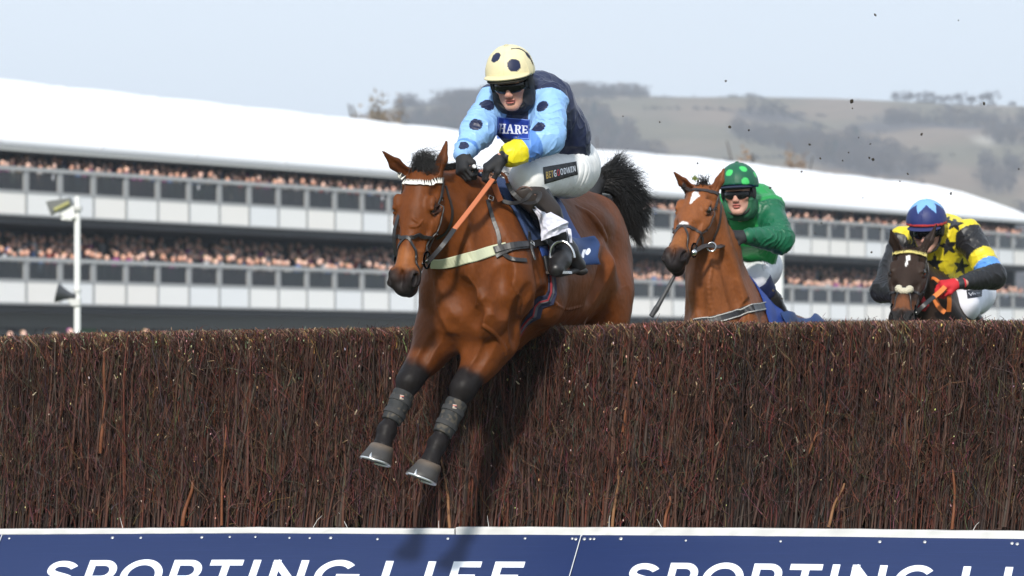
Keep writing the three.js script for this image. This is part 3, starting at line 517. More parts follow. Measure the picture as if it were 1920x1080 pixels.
  for (const [x0, y0, x1, y1, mt, th] of [[363, 900, 346, 986, orange, 1.2], [832, 845, 846, 990, tan, 0.95], [1163, 855, 1150, 988, tan, 0.95], [1582, 905, 1556, 988, tan, 0.9], [205, 660, 192, 850, orange, 1.1], [425, 800, 420, 985, orange, 0.8], [1196, 676, 1170, 810, orange, 0.9], [1795, 880, 1788, 992, orange, 0.9], [1258, 930, 1250, 990, orange, 0.9], [1560, 740, 1515, 860, orange, 0.8], [828, 695, 826, 990, stemMats[3], 0.9]]) stem(x0, y0, x1, y1, mt, th, y0 > 650 && y0 < 700);
  for (const [x, y] of [[11, 646], [101, 655], [124, 648], [126, 652], [100, 674], [173, 647], [160, 655], [206, 660], [213, 637], [222, 671], [259, 667], [271, 650], [324, 668], [349, 674], [361, 678], [373, 665], [382, 694], [372, 704], [447, 655], [473, 643], [163, 697], [70, 741], [118, 791], [210, 775], [1154, 648], [1186, 634], [1195, 640], [1225, 625], [1161, 696], [1197, 675], [1311, 722], [1343, 688], [1427, 683], [1525, 685], [1482, 617], [1159, 769], [1563, 668], [1456, 670], [1740, 660], [1820, 690], [1668, 650], [1880, 640], [700, 640], [735, 655], [668, 645], [640, 670], [590, 652], [832, 690], [548, 700], [1083, 700]]) stem(x, y, x - rnd(2, 26), Math.min(985, y + rnd(90, 260)), stemMats[Math.floor(rnd(0, 4.99))], rnd(0.55, 1.0), true);
  for (let i = 0; i < 90; i++) { const px = rnd(-60, 1990), top = rnd(618, 860); stem(px, top, px - rnd(-6, 40), Math.min(988, top + rnd(90, 300)), stemMats[Math.floor(rnd(0, 4.99))], rnd(0.5, 0.9), rnd() < 0.6); }
}
// ---- sloping blue board with white lettering, white rails above it
{
  const PHI = 48 * Math.PI / 180, slope = FN.clone().multiplyScalar(Math.cos(PHI)).add(V(0, -Math.sin(PHI), 0)), out = FN.clone().multiplyScalar(Math.sin(PHI)).add(V(0, Math.cos(PHI), 0));
  const SL = 0.62;
  // letters as thick strokes, upright and wide
  const draw = (text) => (c, w, h) => {
    c.fillStyle = '#182a56'; c.fillRect(0, 0, w, h);
    for (let i = 0; i < 2600; i++) { c.fillStyle = `rgba(${rnd() < 0.5 ? '20,30,64' : '70,92,146'},${rnd(0.03, 0.10)})`; c.fillRect(rnd(0, w), rnd(0, h), rnd(20, 260), 1); }
    for (let i = 0; i < 160; i++) { c.fillStyle = `rgba(190,200,215,${rnd(0.08, 0.35)})`; c.fillRect(rnd(0, w), rnd(0, h), rnd(1, 2.5), rnd(1, 2)); }
    if (!text) return;
    const S = w / 2.72, X = (m) => m * S, y0 = 0.165 * S, H = 0.195 * S, lw = 0.036 * S; c.strokeStyle = '#f2f4f8'; c.lineWidth = lw; c.lineJoin = 'miter'; c.lineCap = 'butt';
    const T = y0 + lw / 2, B = y0 + H - lw / 2, Mid = (T + B) / 2, path = (f) => { c.beginPath(); f(); c.stroke(); };
    const put = { S: (x) => path(() => { const a = X(x) + lw / 2, b = X(x + 0.145) - lw / 2, r = (Mid - T) / 2; c.moveTo(b, T + r * 0.75); c.bezierCurveTo(b - r * 0.6, T - r * 0.05, a + r * 0.1, T - r * 0.3, a, T + r); c.bezierCurveTo(a - r * 0.1, Mid + r * 0.1, b + r * 0.1, Mid - r * 0.2, b, Mid + r); c.bezierCurveTo(b, B + r * 0.3, a + r * 0.6, B + r * 0.1, a - lw * 0.1, B - r * 0.7); }),
      P: (x) => path(() => { const a = X(x) + lw / 2, b = X(x + 0.145) - lw / 2, r = (Mid + lw * 0.5 - T) / 2; c.moveTo(a, B + lw / 2); c.lineTo(a, T); c.lineTo(b - r, T); c.arc(b - r, T + r, r, -Math.PI / 2, Math.PI / 2); c.lineTo(a, T + 2 * r); }),
      O: (x) => path(() => c.ellipse(X(x + 0.1), Mid, X(0.1) - lw / 2, (B - T) / 2 + lw * 0.1, 0, 0, 6.3)),
      R: (x) => { put.P(x); path(() => { c.moveTo(X(x + 0.075), Mid + lw * 0.4); c.lineTo(X(x + 0.14), B + lw / 2); }); },
      T: (x) => path(() => { c.moveTo(X(x), T); c.lineTo(X(x + 0.155), T); c.moveTo(X(x + 0.0775), T); c.lineTo(X(x + 0.0775), B + lw / 2); }),
      I: (x) => path(() => { c.moveTo(X(x) + lw / 2, T - lw / 2); c.lineTo(X(x) + lw / 2, B + lw / 2); }),
      N: (x) => path(() => { const a = X(x) + lw / 2, b = X(x + 0.165) - lw / 2; c.moveTo(a, B + lw / 2); c.lineTo(a, T - lw / 2); c.moveTo(a - lw * 0.2, T - lw * 0.3); c.lineTo(b + lw * 0.2, B + lw * 0.3); c.moveTo(b, T - lw / 2); c.lineTo(b, B + lw / 2); }),
      G: (x) => path(() => { c.ellipse(X(x + 0.1), Mid, X(0.1) - lw / 2, (B - T) / 2 + lw * 0.1, 0, -0.75, 0.45, true); c.moveTo(X(x + 0.1), Mid + lw * 0.1); c.lineTo(X(x + 0.19), Mid + lw * 0.1); c.lineTo(X(x + 0.19) - 0, B - lw * 0.2); }),
      L: (x) => path(() => { c.moveTo(X(x) + lw / 2, T - lw / 2); c.lineTo(X(x) + lw / 2, B); c.lineTo(X(x + 0.12), B); }),
      F: (x) => path(() => { c.moveTo(X(x + 0.13), T); c.lineTo(X(x) + lw / 2, T); c.lineTo(X(x) + lw / 2, B + lw / 2); c.moveTo(X(x), Mid); c.lineTo(X(x + 0.115), Mid); }),
      E: (x) => path(() => { c.moveTo(X(x + 0.135), T); c.lineTo(X(x) + lw / 2, T); c.lineTo(X(x) + lw / 2, B); c.lineTo(X(x + 0.135), B); c.moveTo(X(x), Mid); c.lineTo(X(x + 0.12), Mid); }) };
    for (const [ch, x] of [['S', 0.215], ['P', 0.405], ['O', 0.575], ['R', 0.81], ['T', 0.985], ['I', 1.185], ['N', 1.28], ['G', 1.49], ['L', 1.80], ['I', 1.995], ['F', 2.11], ['E', 2.30]]) put[ch](x + 0.068);
  };
  const lettered = canvasTexture(2048, 470, draw(true)), bare = canvasTexture(1024, 470, draw(false));
  const seams = [aOf(18) - 2.72, aOf(18), aOf(1101), aOf(1101) + 2.72];
  const labels = ['plain sliver of blue advertising board before the first white seam, outside the lettering', 'blue advertising board reading SPORTING LIFE below the landing horse, shadow across it', 'blue advertising board reading SPORTING LIFE below the two following riders'];
  for (let i = 0; i < 3; i++) {
    const a0 = seams[i] + 0.002, a1 = seams[i + 1] - 0.002, at = (a, d, k) => fenceAt(a, botY(a) - 0.028, 0.075).addScaledVector(slope, d).addScaledVector(out, k), base = fenceAt((a0 + a1) / 2, 0, 0.4);
    const root = thing('advertising_board', labels[i], 'advertising board', base);
    const n = 12, pos = [], uv = [], idx = [];
    for (let k = 0; k <= n; k++) for (const [d, t] of [[0, 0], [SL, 0], [SL, -0.012], [0, -0.012]]) { const a = lerp(a0, a1, k / n), p = at(a, d, t + 0.002 * N3(a * 3, d * 4, i)); pos.push(p.x, p.y, p.z); uv.push(k / n, 1 - d / 0.6242); }
    for (let k = 0; k < n; k++) for (let e = 0; e < 4; e++) { const c = k * 4; idx.push(c + e, c + (e + 1) % 4, c + 4 + e, c + (e + 1) % 4, c + 4 + (e + 1) % 4, c + 4 + e); }
    let g = new THREE.BufferGeometry(); g.setAttribute('position', new THREE.Float32BufferAttribute(pos, 3)); g.setAttribute('uv', new THREE.Float32BufferAttribute(uv, 2)); g.setIndex(idx); g = g.toNonIndexed(); g.computeVertexNormals();
    part(root, 'panel', g, std(0xffffff, 0.42, { map: i ? lettered : bare, side: THREE.DoubleSide }));
    // the strip of exposed white edge at the seam, and the screws along the top
    part(root, 'edge_strip', band([at(a1, 0.004, 0.003), at(a1 - 0.0, SL / 2, 0.003), at(a1, SL, 0.003)], [out, out, out], 0.0042, 0.004), std([0.62, 0.64, 0.68], 0.6));
    const screws = i === 0 ? [[6, 1007]] : i === 1 ? [[33, 1004], [226, 1000], [279, 999], [393, 1001], [445, 998], [493, 996], [557, 996], [595, 996], [634, 997], [722, 1001], [853, 1001], [997, 1003], [1085, 1007], [1092, 1006]] : [[1108, 1006], [1119, 1005], [1126, 1006], [1176, 1006], [1298, 1005], [1475, 1006], [1660, 1008], [1744, 1007], [1907, 1008], [1917, 1009]];
    for (const [px] of screws) { const a = aOf(px), c = new THREE.SphereGeometry(rnd(0.006, 0.0095), 10, 6); c.scale(1, 0.45, 1); c.applyMatrix4(basis(FT, out, V().crossVectors(FT, out))); const p = at(a, rnd(0.022, 0.035), 0.002); c.translate(p.x, p.y, p.z); part(root, 'screw', c, std([0.55, 0.56, 0.58], 0.35, { metalness: 0.6 })); }
  }
  // white painted timber rails along the top of the board
  for (const [p0, p1, label, h, top] of [[-330, 862, 'thin white painted rail on the board top, ending under the hooves of the landing horse', 0.026, 0.0], [865, 2250, 'thicker chipped white painted rail along the board top under the following riders', 0.04, 0.008]]) {
    const a0 = aOf(p0), a1 = aOf(p1), n = 70, pos = [], idx = [], root = thing('board_rail', label, 'rail', fenceAt((a0 + a1) / 2, 0, 0.05));
    for (let k = 0; k <= n; k++) { const a = lerp(a0, a1, k / n), y = botY(a) + top + 0.002 * N3(a * 8, 3, 1), e = 0.003 * N3(a * 11, 1, 8), sect = [[0.024, y - 0.05], [0.024, y - 0.003], [0.028, y], [0.07 + e, y - 0.002], [0.074 + e, y - 0.006], [0.074 + e, y - h], [0.066, y - h - 0.012]]; for (const [o, yy] of sect) { const p = fenceAt(a, yy, o); pos.push(p.x, p.y, p.z); } if (k) for (let e2 = 0; e2 < 7; e2++) { const c = (k - 1) * 7; idx.push(c + e2, c + 7 + e2, c + (e2 + 1) % 7, c + (e2 + 1) % 7, c + 7 + e2, c + 7 + (e2 + 1) % 7); } }
    for (const c of [0, n * 7]) for (let e = 1; e < 6; e++) idx.push(c, c + e, c + e + 1);
    let g = new THREE.BufferGeometry(); g.setAttribute('position', new THREE.Float32BufferAttribute(pos, 3)); g.setIndex(idx); g = g.toNonIndexed(); g.computeVertexNormals();
    const n2 = g.attributes.position.count, col = []; for (let k = 0; k < n2; k++) { const v = 0.66 + 0.16 * N3(g.attributes.position.getX(k) * 30, g.attributes.position.getY(k) * 40, g.attributes.position.getZ(k) * 30); col.push(v, v, v * 0.985); } g.setAttribute('color', new THREE.Float32BufferAttribute(col, 3));
    part(root, 'timber', g, vcol(0.7, { side: THREE.DoubleSide }));
    // splashes of white paint on the lowest twig ends
    for (let k = 0; k < 4; k++) { const a = rnd(Math.max(a0, aOf(20)), Math.min(a1, aOf(1900))), y = botY(a) + top, l = rnd(0.03, 0.09), s = rnd(-0.7, 0.7); part(root, 'painted_twig', taperTube([fenceAt(a, y, 0.03), fenceAt(a + s * l * 0.5, y + l * 0.5, 0.034), fenceAt(a + s * l, y + l * 0.8, 0.03)], 0.0016, 0.0008, 4), std([0.7, 0.69, 0.67], 0.8)); }
  }
}
// ---- clods of turf thrown up by the hooves
{
  const spots = [[1641, 28, 3], [1797, 38, 1.4], [1361, 152, 2.4], [1597, 190, 4.6], [1845, 194, 3], [1598, 203, 1.5], [1368, 238, 3.6], [1404, 244, 2.6], [1237, 229, 1.8], [1168, 218, 1.8], [1518, 271, 2.6], [1728, 252, 2.8], [1637, 299, 3.6], [1630, 296, 2.6], [1538, 297, 2.2], [1580, 301, 1.8], [1591, 286, 1.8], [1632, 270, 1.8], [1610, 258, 1.4], [1702, 326, 2.4], [1308, 306, 2.4], [1503, 322, 2.2], [1444, 352, 2.6], [1783, 363, 2.8], [1910, 317, 2.2], [1528, 437, 1.8], [1540, 418, 1.6], [1687, 340, 1.4], [1618, 371, 1.4], [1732, 465, 1.8], [1634, 473, 2.6], [1512, 488, 1.4], [1538, 505, 1.4], [1450, 545, 3], [1466, 560, 2], [1540, 520, 1.5], [1650, 430, 1.5]];
  const geos = [0, 1, 2].map((k) => { const g = new THREE.IcosahedronGeometry(1, 2), p = g.attributes.position; for (let i = 0; i < p.count; i++) { const v = V(p.getX(i), p.getY(i), p.getZ(i)), s = 1 + 0.5 * N3(v.x * 1.4 + k * 9, v.y * 1.4, v.z * 1.4); v.multiplyScalar(s); p.setXYZ(i, v.x * 1.25, v.y * 0.8, v.z); } g.computeVertexNormals(); return g; });
  const mat = std([0.045, 0.036, 0.026], 1);
  for (const [px, py, r] of spots) { const z = rnd(-4.5, -0.8), m = shadowed(new THREE.Mesh(geos[Math.floor(rnd(0, 2.99))], mat)); m.name = numbered('turf_clod'); m.position.copy(P(px, py, z)); m.scale.setScalar(r * 0.78 * (DIST - z) / 8800); m.rotation.set(rnd(0, 6), rnd(0, 6), rnd(0, 6)); m.userData = { label: 'small dark clod of turf flying in the air behind the leading horse', category: 'clod', group: 'turf clods thrown into the air' }; scene.add(m); }
}

// ================================================================ HORSES
const M_LEATHER = std([0.018, 0.017, 0.018], 0.42), M_BROWNLEATHER = std([0.045, 0.03, 0.024], 0.45), M_METAL = std([0.62, 0.62, 0.62], 0.22, { metalness: 1 }), M_HAIR = std([0.012, 0.011, 0.011], 0.5, { side: THREE.DoubleSide });
// cfg: W = top of withers, yaw, pitch; poll and muzzle (world), n = way the forehead faces; fore and hind legs; colours
function makeHorse(cfg) {
  const F = V(-Math.sin(cfg.yaw) * Math.cos(cfg.pitch), Math.sin(cfg.pitch), Math.cos(cfg.yaw) * Math.cos(cfg.pitch)), { R: Lf, U: Up } = frameOf(F, V(0, 1, 0));
  const H = (s, h, l) => cfg.W.clone().addScaledVector(F, s).addScaledVector(Up, h).addScaledVector(Lf, l), B = basis(F, Up, Lf);
  const f = new Field(), both = [-1, 1];
  // trunk
  f.ell(H(-0.12, -0.435, 0), [0.50, 0.305, 0.262], B, 0.05); f.ell(H(-0.52, -0.40, 0), [0.44, 0.325, 0.285], B, 0.10);
  f.cap(H(0.10, -0.11, 0), H(-0.22, -0.085, 0), 0.08, 0.085, 0.17); f.cap(H(-0.25, -0.15, 0), H(-0.8, -0.13, 0), 0.13, 0.15, 0.12);
  f.ell(H(-0.88, -0.21, 0), [0.30, 0.21, 0.235], B, 0.10);
  for (const l of both) {
    f.ell(H(-0.96, -0.36, l * 0.135), [0.25, 0.33, 0.135], B, 0.07); f.ell(H(-1.10, -0.40, l * 0.12), [0.11, 0.25, 0.11], B, 0.06);
    f.ell(H(-0.70, -0.16, l * 0.2), [0.08, 0.05, 0.05], B, 0.10);                                     // point of hip
    f.cap(H(-0.02, -0.12, l * 0.06), H(0.30, -0.50, l * 0.155), 0.055, 0.11, 0.07); f.cap(H(0.08, -0.17, l * 0.085), H(0.16, -0.46, l * 0.185), 0.03, 0.06, 0.05);
    f.ell(H(0.0, -0.53, l * 0.19), [0.16, 0.14, 0.09], B, 0.035);                                      // triceps
    f.ell(H(0.37, -0.45, l * 0.165), [0.12, 0.14, 0.10], B, 0.05); f.ell(H(0.45, -0.53, l * 0.085), [0.10, 0.16, 0.085], B, 0.03);
    f.cap(H(-0.64, -0.35, l * 0.25), H(-0.86, -0.62, l * 0.2), 0.045, 0.05, 0.12);                    // flank fold
  }
  f.ell(H(0.34, -0.42, 0), [0.20, 0.27, 0.21], B, 0.08); f.cap(H(0.44, -0.64, 0), H(0.0, -0.72, 0), 0.08, 0.075, 0.09); f.cap(H(0.60, -0.36, 0), H(0.56, -0.66, 0), 0.02, 0.03, 0.06, 0, null, 1);
  // head in its own measures: u from poll to muzzle, v out of the forehead, w to the horse's left
  const u0 = V().subVectors(cfg.muzzle, cfg.poll).normalize(), n0 = cfg.n.clone().addScaledVector(u0, -cfg.n.dot(u0)).normalize(), w0 = V().crossVectors(n0, u0).negate(), HB = basis(u0, n0, w0);
  if (w0.dot(Lf) < 0) w0.negate();
  const HW = cfg.headWide ?? 1.17, k = cfg.poll.distanceTo(cfg.muzzle) / 0.60, Q = (u, v, w) => cfg.poll.clone().addScaledVector(u0, u * k).addScaledVector(n0, v * k).addScaledVector(w0, w * k * HW), r3 = (...a) => a.map((x) => x * k);
  // neck: crest, middle and windpipe
  const nape = Q(0.03, -0.12, 0), throat = Q(0.12, -0.235, 0), mid = V().lerpVectors(H(0.06, -0.13, 0), nape, 0.5).addScaledVector(Up, cfg.arch ?? 0.03).add(cfg.neckSide ?? V(0, 0, 0)), sq = [Lf, 0.82];
  f.cap(H(-0.02, -0.12, 0), mid, 0.10, 0.085, 0.12); f.cap(mid, nape, 0.085, 0.072 * k, 0.10);
  const tm = V().lerpVectors(H(0.34, -0.40, 0), throat, 0.5).add(cfg.neckSide ?? V(0, 0, 0));
  f.cap(H(0.34, -0.38, 0), tm, 0.195, 0.125, 0.13, 0, sq); f.cap(tm, throat, 0.125, 0.085 * k, 0.10, 0, sq);
  f.cap(V().lerpVectors(H(0.2, -0.25, 0), nape, 0.12), V().lerpVectors(mid, tm, 0.42), 0.18, 0.125, 0.13, 0, sq); f.cap(V().lerpVectors(mid, tm, 0.42), V().lerpVectors(nape, throat, 0.45), 0.122, 0.095 * k, 0.10, 0, sq);
  for (const l of both) f.cap(V().lerpVectors(H(0.33, -0.42, l * 0.15), throat, 0.1), V().lerpVectors(mid, tm, 0.8).addScaledVector(Lf, l * 0.075), 0.06, 0.045, 0.045);   // muscle under the neck
  f.cap(H(0.30, -0.35, 0.15), V().lerpVectors(nape, throat, 0.4).addScaledVector(w0, 0.05 * k), 0.07, 0.045, 0.06); f.cap(H(0.30, -0.35, -0.15), V().lerpVectors(nape, throat, 0.4).addScaledVector(w0, -0.05 * k), 0.07, 0.045, 0.06);
  // skull, face, jaw
  f.ell(Q(0.09, -0.085, 0), r3(0.14, 0.10, 0.088), HB, 0.05); f.ell(Q(0.185, -0.06, 0), r3(0.12, 0.058, 0.098), HB, 0.04);
  f.cap(Q(0.2, -0.055, 0), Q(0.49, -0.045, 0), 0.058 * k, 0.042 * k, 0.04); f.cap(Q(0.22, -0.10, 0), Q(0.47, -0.075, 0), 0.08 * k, 0.052 * k, 0.05);
  for (const l of both) {
    f.ell(Q(0.185, -0.155, l * 0.052), r3(0.125, 0.105, 0.034), HB, 0.03, 0); f.cap(Q(0.22, -0.19, l * 0.035), Q(0.47, -0.115, l * 0.02), 0.042 * k, 0.024 * k, 0.035);
    f.cap(Q(0.235, -0.075, l * 0.085), Q(0.35, -0.072, l * 0.058), 0.014 * k, 0.010 * k, 0.03);                              // facial crest
    f.cap(Q(0.16, -0.075, l * 0.10), Q(0.27, -0.095, l * 0.085), 0.016 * k, 0.012 * k, 0.02); f.cap(Q(0.30, -0.03, l * 0.075), Q(0.44, -0.055, l * 0.058), 0.022 * k, 0.016 * k, 0.035, 0, null, 1); f.cap(Q(0.27, -0.12, l * 0.10), Q(0.38, -0.12, l * 0.075), 0.012 * k, 0.010 * k, 0.03, 0, null, 1); f.cap(Q(0.24, -0.055, l * 0.083), Q(0.42, -0.095, l * 0.062), 0.0035 * k, 0.003 * k, 0.012);
    f.ell(Q(0.148, -0.024, l * 0.080), r3(0.045, 0.024, 0.024), HB, 0.025);                                              // brow
    f.ell(Q(0.173, -0.042, l * 0.102), r3(0.032, 0.023, 0.018), HB, 0.014, 0, 1);                                         // socket
    f.cap(Q(0.15, -0.055, l * 0.098), Q(0.185, -0.014, l * 0.088), 0.008 * k, 0.007 * k, 0.012); f.cap(Q(0.17, -0.075, l * 0.1), Q(0.205, -0.035, l * 0.09), 0.007 * k, 0.006 * k, 0.012);   // lids
    f.ell(Q(0.09, -0.045, l * 0.075), r3(0.03, 0.02, 0.012), HB, 0.03, 0, 1);                                           // hollow above the eye
    f.ell(Q(0.535, -0.045, l * 0.046), r3(0.05, 0.038, 0.030), HB, 0.022, 2); f.cap(Q(0.507, -0.026, l * 0.044), Q(0.565, -0.035, l * 0.058), 0.016 * k, 0.015 * k, 0.016, 2);
    f.ell(Q(0.546, -0.027, l * 0.056), r3(0.030, 0.016, 0.015), basis(V().copy(u0).multiplyScalar(0.93).addScaledVector(w0, l * 0.36), n0, V().crossVectors(u0, n0)), 0.008, 2, 1);   // nostril
    // ears: flattened cone, hollowed at the front
    const e0 = Q(-0.005, -0.065, l * 0.062), tip = cfg.ears[l < 0 ? 0 : 1], ed = V().subVectors(tip, e0), e1 = V().lerpVectors(e0, tip, 0.45).addScaledVector(w0, l * 0.008), face = V(cfg.earTurn?.[l < 0 ? 0 : 1] ?? 0, 0.1, 1).normalize(), front = face.addScaledVector(ed, -face.dot(ed) / ed.lengthSq()).normalize();
    f.cap(Q(0.02, -0.075, l * 0.055), e0, 0.036 * k, 0.03 * k, 0.03); f.cap(e0, e1, 0.027 * k, 0.030 * k, 0.02, 1.5, [front, 0.72]); f.cap(e1, tip, 0.030 * k, 0.004, 0.012, 1.5, [front, 0.62]);
    f.cap(V().lerpVectors(e0, tip, 0.12).addScaledVector(front, 0.022 * k), V().lerpVectors(e0, tip, 0.82).addScaledVector(front, 0.012 * k), 0.021 * k, 0.006 * k, 0.008, 1.5, 1 ? [front, 0.9] : null, 1);
  }
  f.ell(Q(0.535, -0.075, 0), r3(0.072, 0.062, 0.060), HB, 0.03, 2); f.ell(Q(0.585, -0.075, 0), r3(0.035, 0.045, 0.046), HB, 0.025, 2);
  f.ell(Q(0.565, -0.135, 0), r3(0.042, 0.028, 0.036), HB, 0.012, 2); f.cap(Q(0.36, -0.145, 0), Q(0.55, -0.13, 0), 0.03 * k, 0.026 * k, 0.03, 2.5);
  f.cap(Q(0.50, -0.112, -0.07), Q(0.50, -0.112, 0.07), 0.004 * k, 0.004 * k, 0.006, 2, null, 1); f.cap(Q(0.50, -0.112, 0.05), Q(0.60, -0.118, 0.0), 0.005 * k, 0.004, 0.008, 2, null, 1); f.cap(Q(0.50, -0.112, -0.05), Q(0.60, -0.118, 0.0), 0.005 * k, 0.004, 0.008, 2, null, 1);
  f.ell(Q(0.56, -0.01, 0), r3(0.05, 0.02, 0.010), HB, 0.02, 2, 1);
  // legs
  const legs = [];
  for (const q of cfg.fore) {
    const s = q.scale ?? 1, ax = V().subVectors(q.knee, q.elbow).normalize(), back = cfg.back ?? V(0.5, 0, -0.86), b = back.clone().addScaledVector(ax, -back.dot(ax)).normalize();
    f.cap(q.shoulder, q.elbow, 0.12 * s, 0.112 * s, 0.11); f.cap(q.elbow, q.knee, 0.108 * s, 0.050 * s, 0.06, 0); f.cap(V().lerpVectors(q.shoulder, q.elbow, 0.5).addScaledVector(b, -0.05), V().lerpVectors(q.elbow, q.knee, 0.45).addScaledVector(b, -0.035), 0.06 * s, 0.04 * s, 0.03); f.cap(V().lerpVectors(q.elbow, q.knee, 0.05).addScaledVector(b, 0.075), V().lerpVectors(q.elbow, q.knee, 0.7).addScaledVector(b, 0.03), 0.05 * s, 0.03 * s, 0.025);
    f.ell(V().lerpVectors(q.elbow, q.knee, 0.22).addScaledVector(b, 0.055), [0.075 * s, 0.15 * s, 0.055 * s], (() => { const y = ax.clone().negate(), z = V().crossVectors(b, y); return basis(b, y, z); })(), 0.045);
    f.ell(q.knee, [0.057 * s, 0.07 * s, 0.052 * s], (() => { const y = ax.clone().negate(), z = V().crossVectors(b, y); return basis(b, y, z); })(), 0.03, 1); f.cap(V().lerpVectors(q.elbow, q.knee, 0.80), q.knee, 0.058 * s, 0.058 * s, 0.02, 1);
    f.cap(q.knee, q.fetlock, 0.037 * s, 0.031 * s, 0.03, 1); f.cap(V().lerpVectors(q.knee, q.fetlock, 0.15).addScaledVector(b, 0.02), V().lerpVectors(q.knee, q.fetlock, 0.95).addScaledVector(b, 0.018), 0.027 * s, 0.027 * s, 0.02, 1);
    f.ell(q.fetlock.clone().addScaledVector(b, 0.008), [0.046 * s, 0.047 * s, 0.042 * s], null, 0.02, 1); f.cap(q.fetlock, q.coronet, 0.035 * s, 0.046 * s, 0.02, 1);
    legs.push({ ...q, b, s });
  }
  for (const q of cfg.hind) {
    f.cap(q.hip, q.stifle, 0.15, 0.10, 0.10); f.cap(q.stifle, q.hock, 0.095, 0.055, 0.06); f.ell(q.hock, [0.06, 0.075, 0.055], null, 0.03, 1); f.cap(q.hock, q.fetlock, 0.045, 0.038, 0.03, 1); f.ell(q.fetlock, [0.05, 0.05, 0.045], null, 0.02, 1); f.cap(q.fetlock, q.coronet, 0.042, 0.05, 0.03, 1);
    legs.push({ ...q, b: V(0, 0, -1), s: 1 });
  }
  f.post = (x, y, z) => { const c = N3(x * 7, y * 4.5, z * 7), vein = 1 - Math.min(1, Math.abs(c) * 22); return 0.0030 * N3(x * 12, y * 12, z * 12) + 0.0011 * N3(x * 40, y * 40, z * 40) - 0.0006 * vein * smooth(0, 0.35, N3(x * 3 + 9, y * 3, z * 3) + 0.25); };
  const base = H(-0.2, -1.2, 0); base.y = 0;
  cfg.details?.(f, Q, H, w0);
  const root = thing('horse', cfg.label, 'horse', base);
  const C = cfg.colors;
  const body = part(root, 'body', f.mesh(cfg.cell, (p, g, list) => {
    let wsum = 0; const c = [0, 0, 0];
    for (const q of list) if (q.op === 0) { const w = Math.exp(-Math.max(-0.03, Field.d(q, p.x, p.y, p.z)) / 0.012), t = q.tag === 1 || q.tag === 1.5 ? (q.tag === 1 ? C.points : C.ear ?? mix3(C.coat, C.points, 0.3)) : q.tag === 2 ? C.muzzle : q.tag === 2.5 ? mix3(C.coat, C.muzzle, 0.6) : C.coat; wsum += w; c[0] += t[0] * w; c[1] += t[1] * w; c[2] += t[2] * w; }
    const r = V().subVectors(p, cfg.poll), u = r.dot(u0) / k, v = r.dot(n0) / k, w = r.dot(w0) / k, onHead = u > -0.05 && u < 0.66 && v > -0.3 && v < 0.1 && Math.abs(w) < 0.16;
    let out = c.map((x) => x / wsum);
    if (onHead) {
      if (u > 0.3 && v > -0.12) out = mix3(out, C.tan ?? C.coat, smooth(0.36, 0.44, u + 0.03 * N3(p.x * 30, p.y * 30, p.z * 30)) * (1 - smooth(0.47, 0.515, u + 0.02 * N3(p.x * 50, p.y * 50, p.z * 50))));
      for (const [su, sw, ru, rw] of cfg.star ?? []) if (v > -0.1) { const q = Math.hypot((u - su) / ru, (w - sw) / rw) + 0.45 * N3(p.x * 45, p.y * 45, p.z * 45); out = mix3(out, [0.72, 0.70, 0.68], 1 - smooth(0.75, 1, q)); }
      if (Math.abs(w) > 0.07 && Math.hypot((u - 0.174) / 1.2, v + 0.043) < 0.029) out = mix3(out, C.points, 0.8);
    }
    for (const q of legs) if (q.elbow) { const t = along(p, q.elbow, q.knee), d = p.distanceTo(V().lerpVectors(q.elbow, q.knee, clamp(t, 0, 1.3))); if (d < 0.16) out = mix3(out, C.points, smooth(0.66, 0.86, t + 0.07 * N3(p.x * 22, p.y * 22, p.z * 22))); }
    const hair = 1 + 0.22 * N3(p.x * 150, p.y * 50, p.z * 150) + 0.22 * N3(p.x * 4, p.y * 4, p.z * 4) + 0.16 * N3(p.x * 15, p.y * 11, p.z * 15);
    return out.map((x) => x * hair);
  }), vcol(0.5, { specularIntensity: 0.28 }));
  // eyes
  for (const l of both) { const g = new THREE.SphereGeometry(0.028 * k, 20, 14), c = (f.march(Q(0.174, -0.043, l * 0.3), w0.clone().multiplyScalar(-l)) ?? Q(0.174, -0.043, l * 0.1)).addScaledVector(w0, -l * 0.0135 * k).addScaledVector(n0, 0.007); g.translate(c.x, c.y, c.z); part(root, 'eye', g, std([0.012, 0.008, 0.006], 0.06, { clearcoat: 1 })); }
  // hooves with their plates
  for (const q of legs) {
    const up = V().subVectors(q.coronet, q.sole).normalize(), h = q.coronet.distanceTo(q.sole), fr = q.b.clone().negate(), fw = fr.addScaledVector(up, -fr.dot(up)).normalize(), sd = V().crossVectors(up, fw);
    const g = new THREE.LatheGeometry([[0, h * 1.08], [0.044, h * 1.06], [0.052, h], [0.055, h * 0.9], [0.060, h * 0.6], [0.067, h * 0.3], [0.073, 0.004], [0.066, 0], [0, 0.004]].map(([r, y]) => new THREE.Vector2(r, y)), 28);
    const m = new THREE.Matrix4().makeBasis(sd, up, fw), shear = new THREE.Matrix4().set(1, 0, 0, 0, 0, 1, 0, 0, 0, -0.28, 1.08, 0.02, 0, 0, 0, 1);
    g.applyMatrix4(shear); const gc = g.attributes.position, cols = []; for (let i = 0; i < gc.count; i++) { const y = gc.getY(i), v = 1 + 0.22 * N3(gc.getX(i) * 20, y * 160, gc.getZ(i) * 20); cols.push(...(y > h * 0.86 ? [0.10, 0.075, 0.055] : [0.045, 0.041, 0.038]).map((x) => x * v)); } g.setAttribute('color', new THREE.Float32BufferAttribute(cols, 3));
    g.applyMatrix4(m); g.translate(q.sole.x, q.sole.y, q.sole.z); const hoof = part(root, 'hoof', g, vcol(0.5));
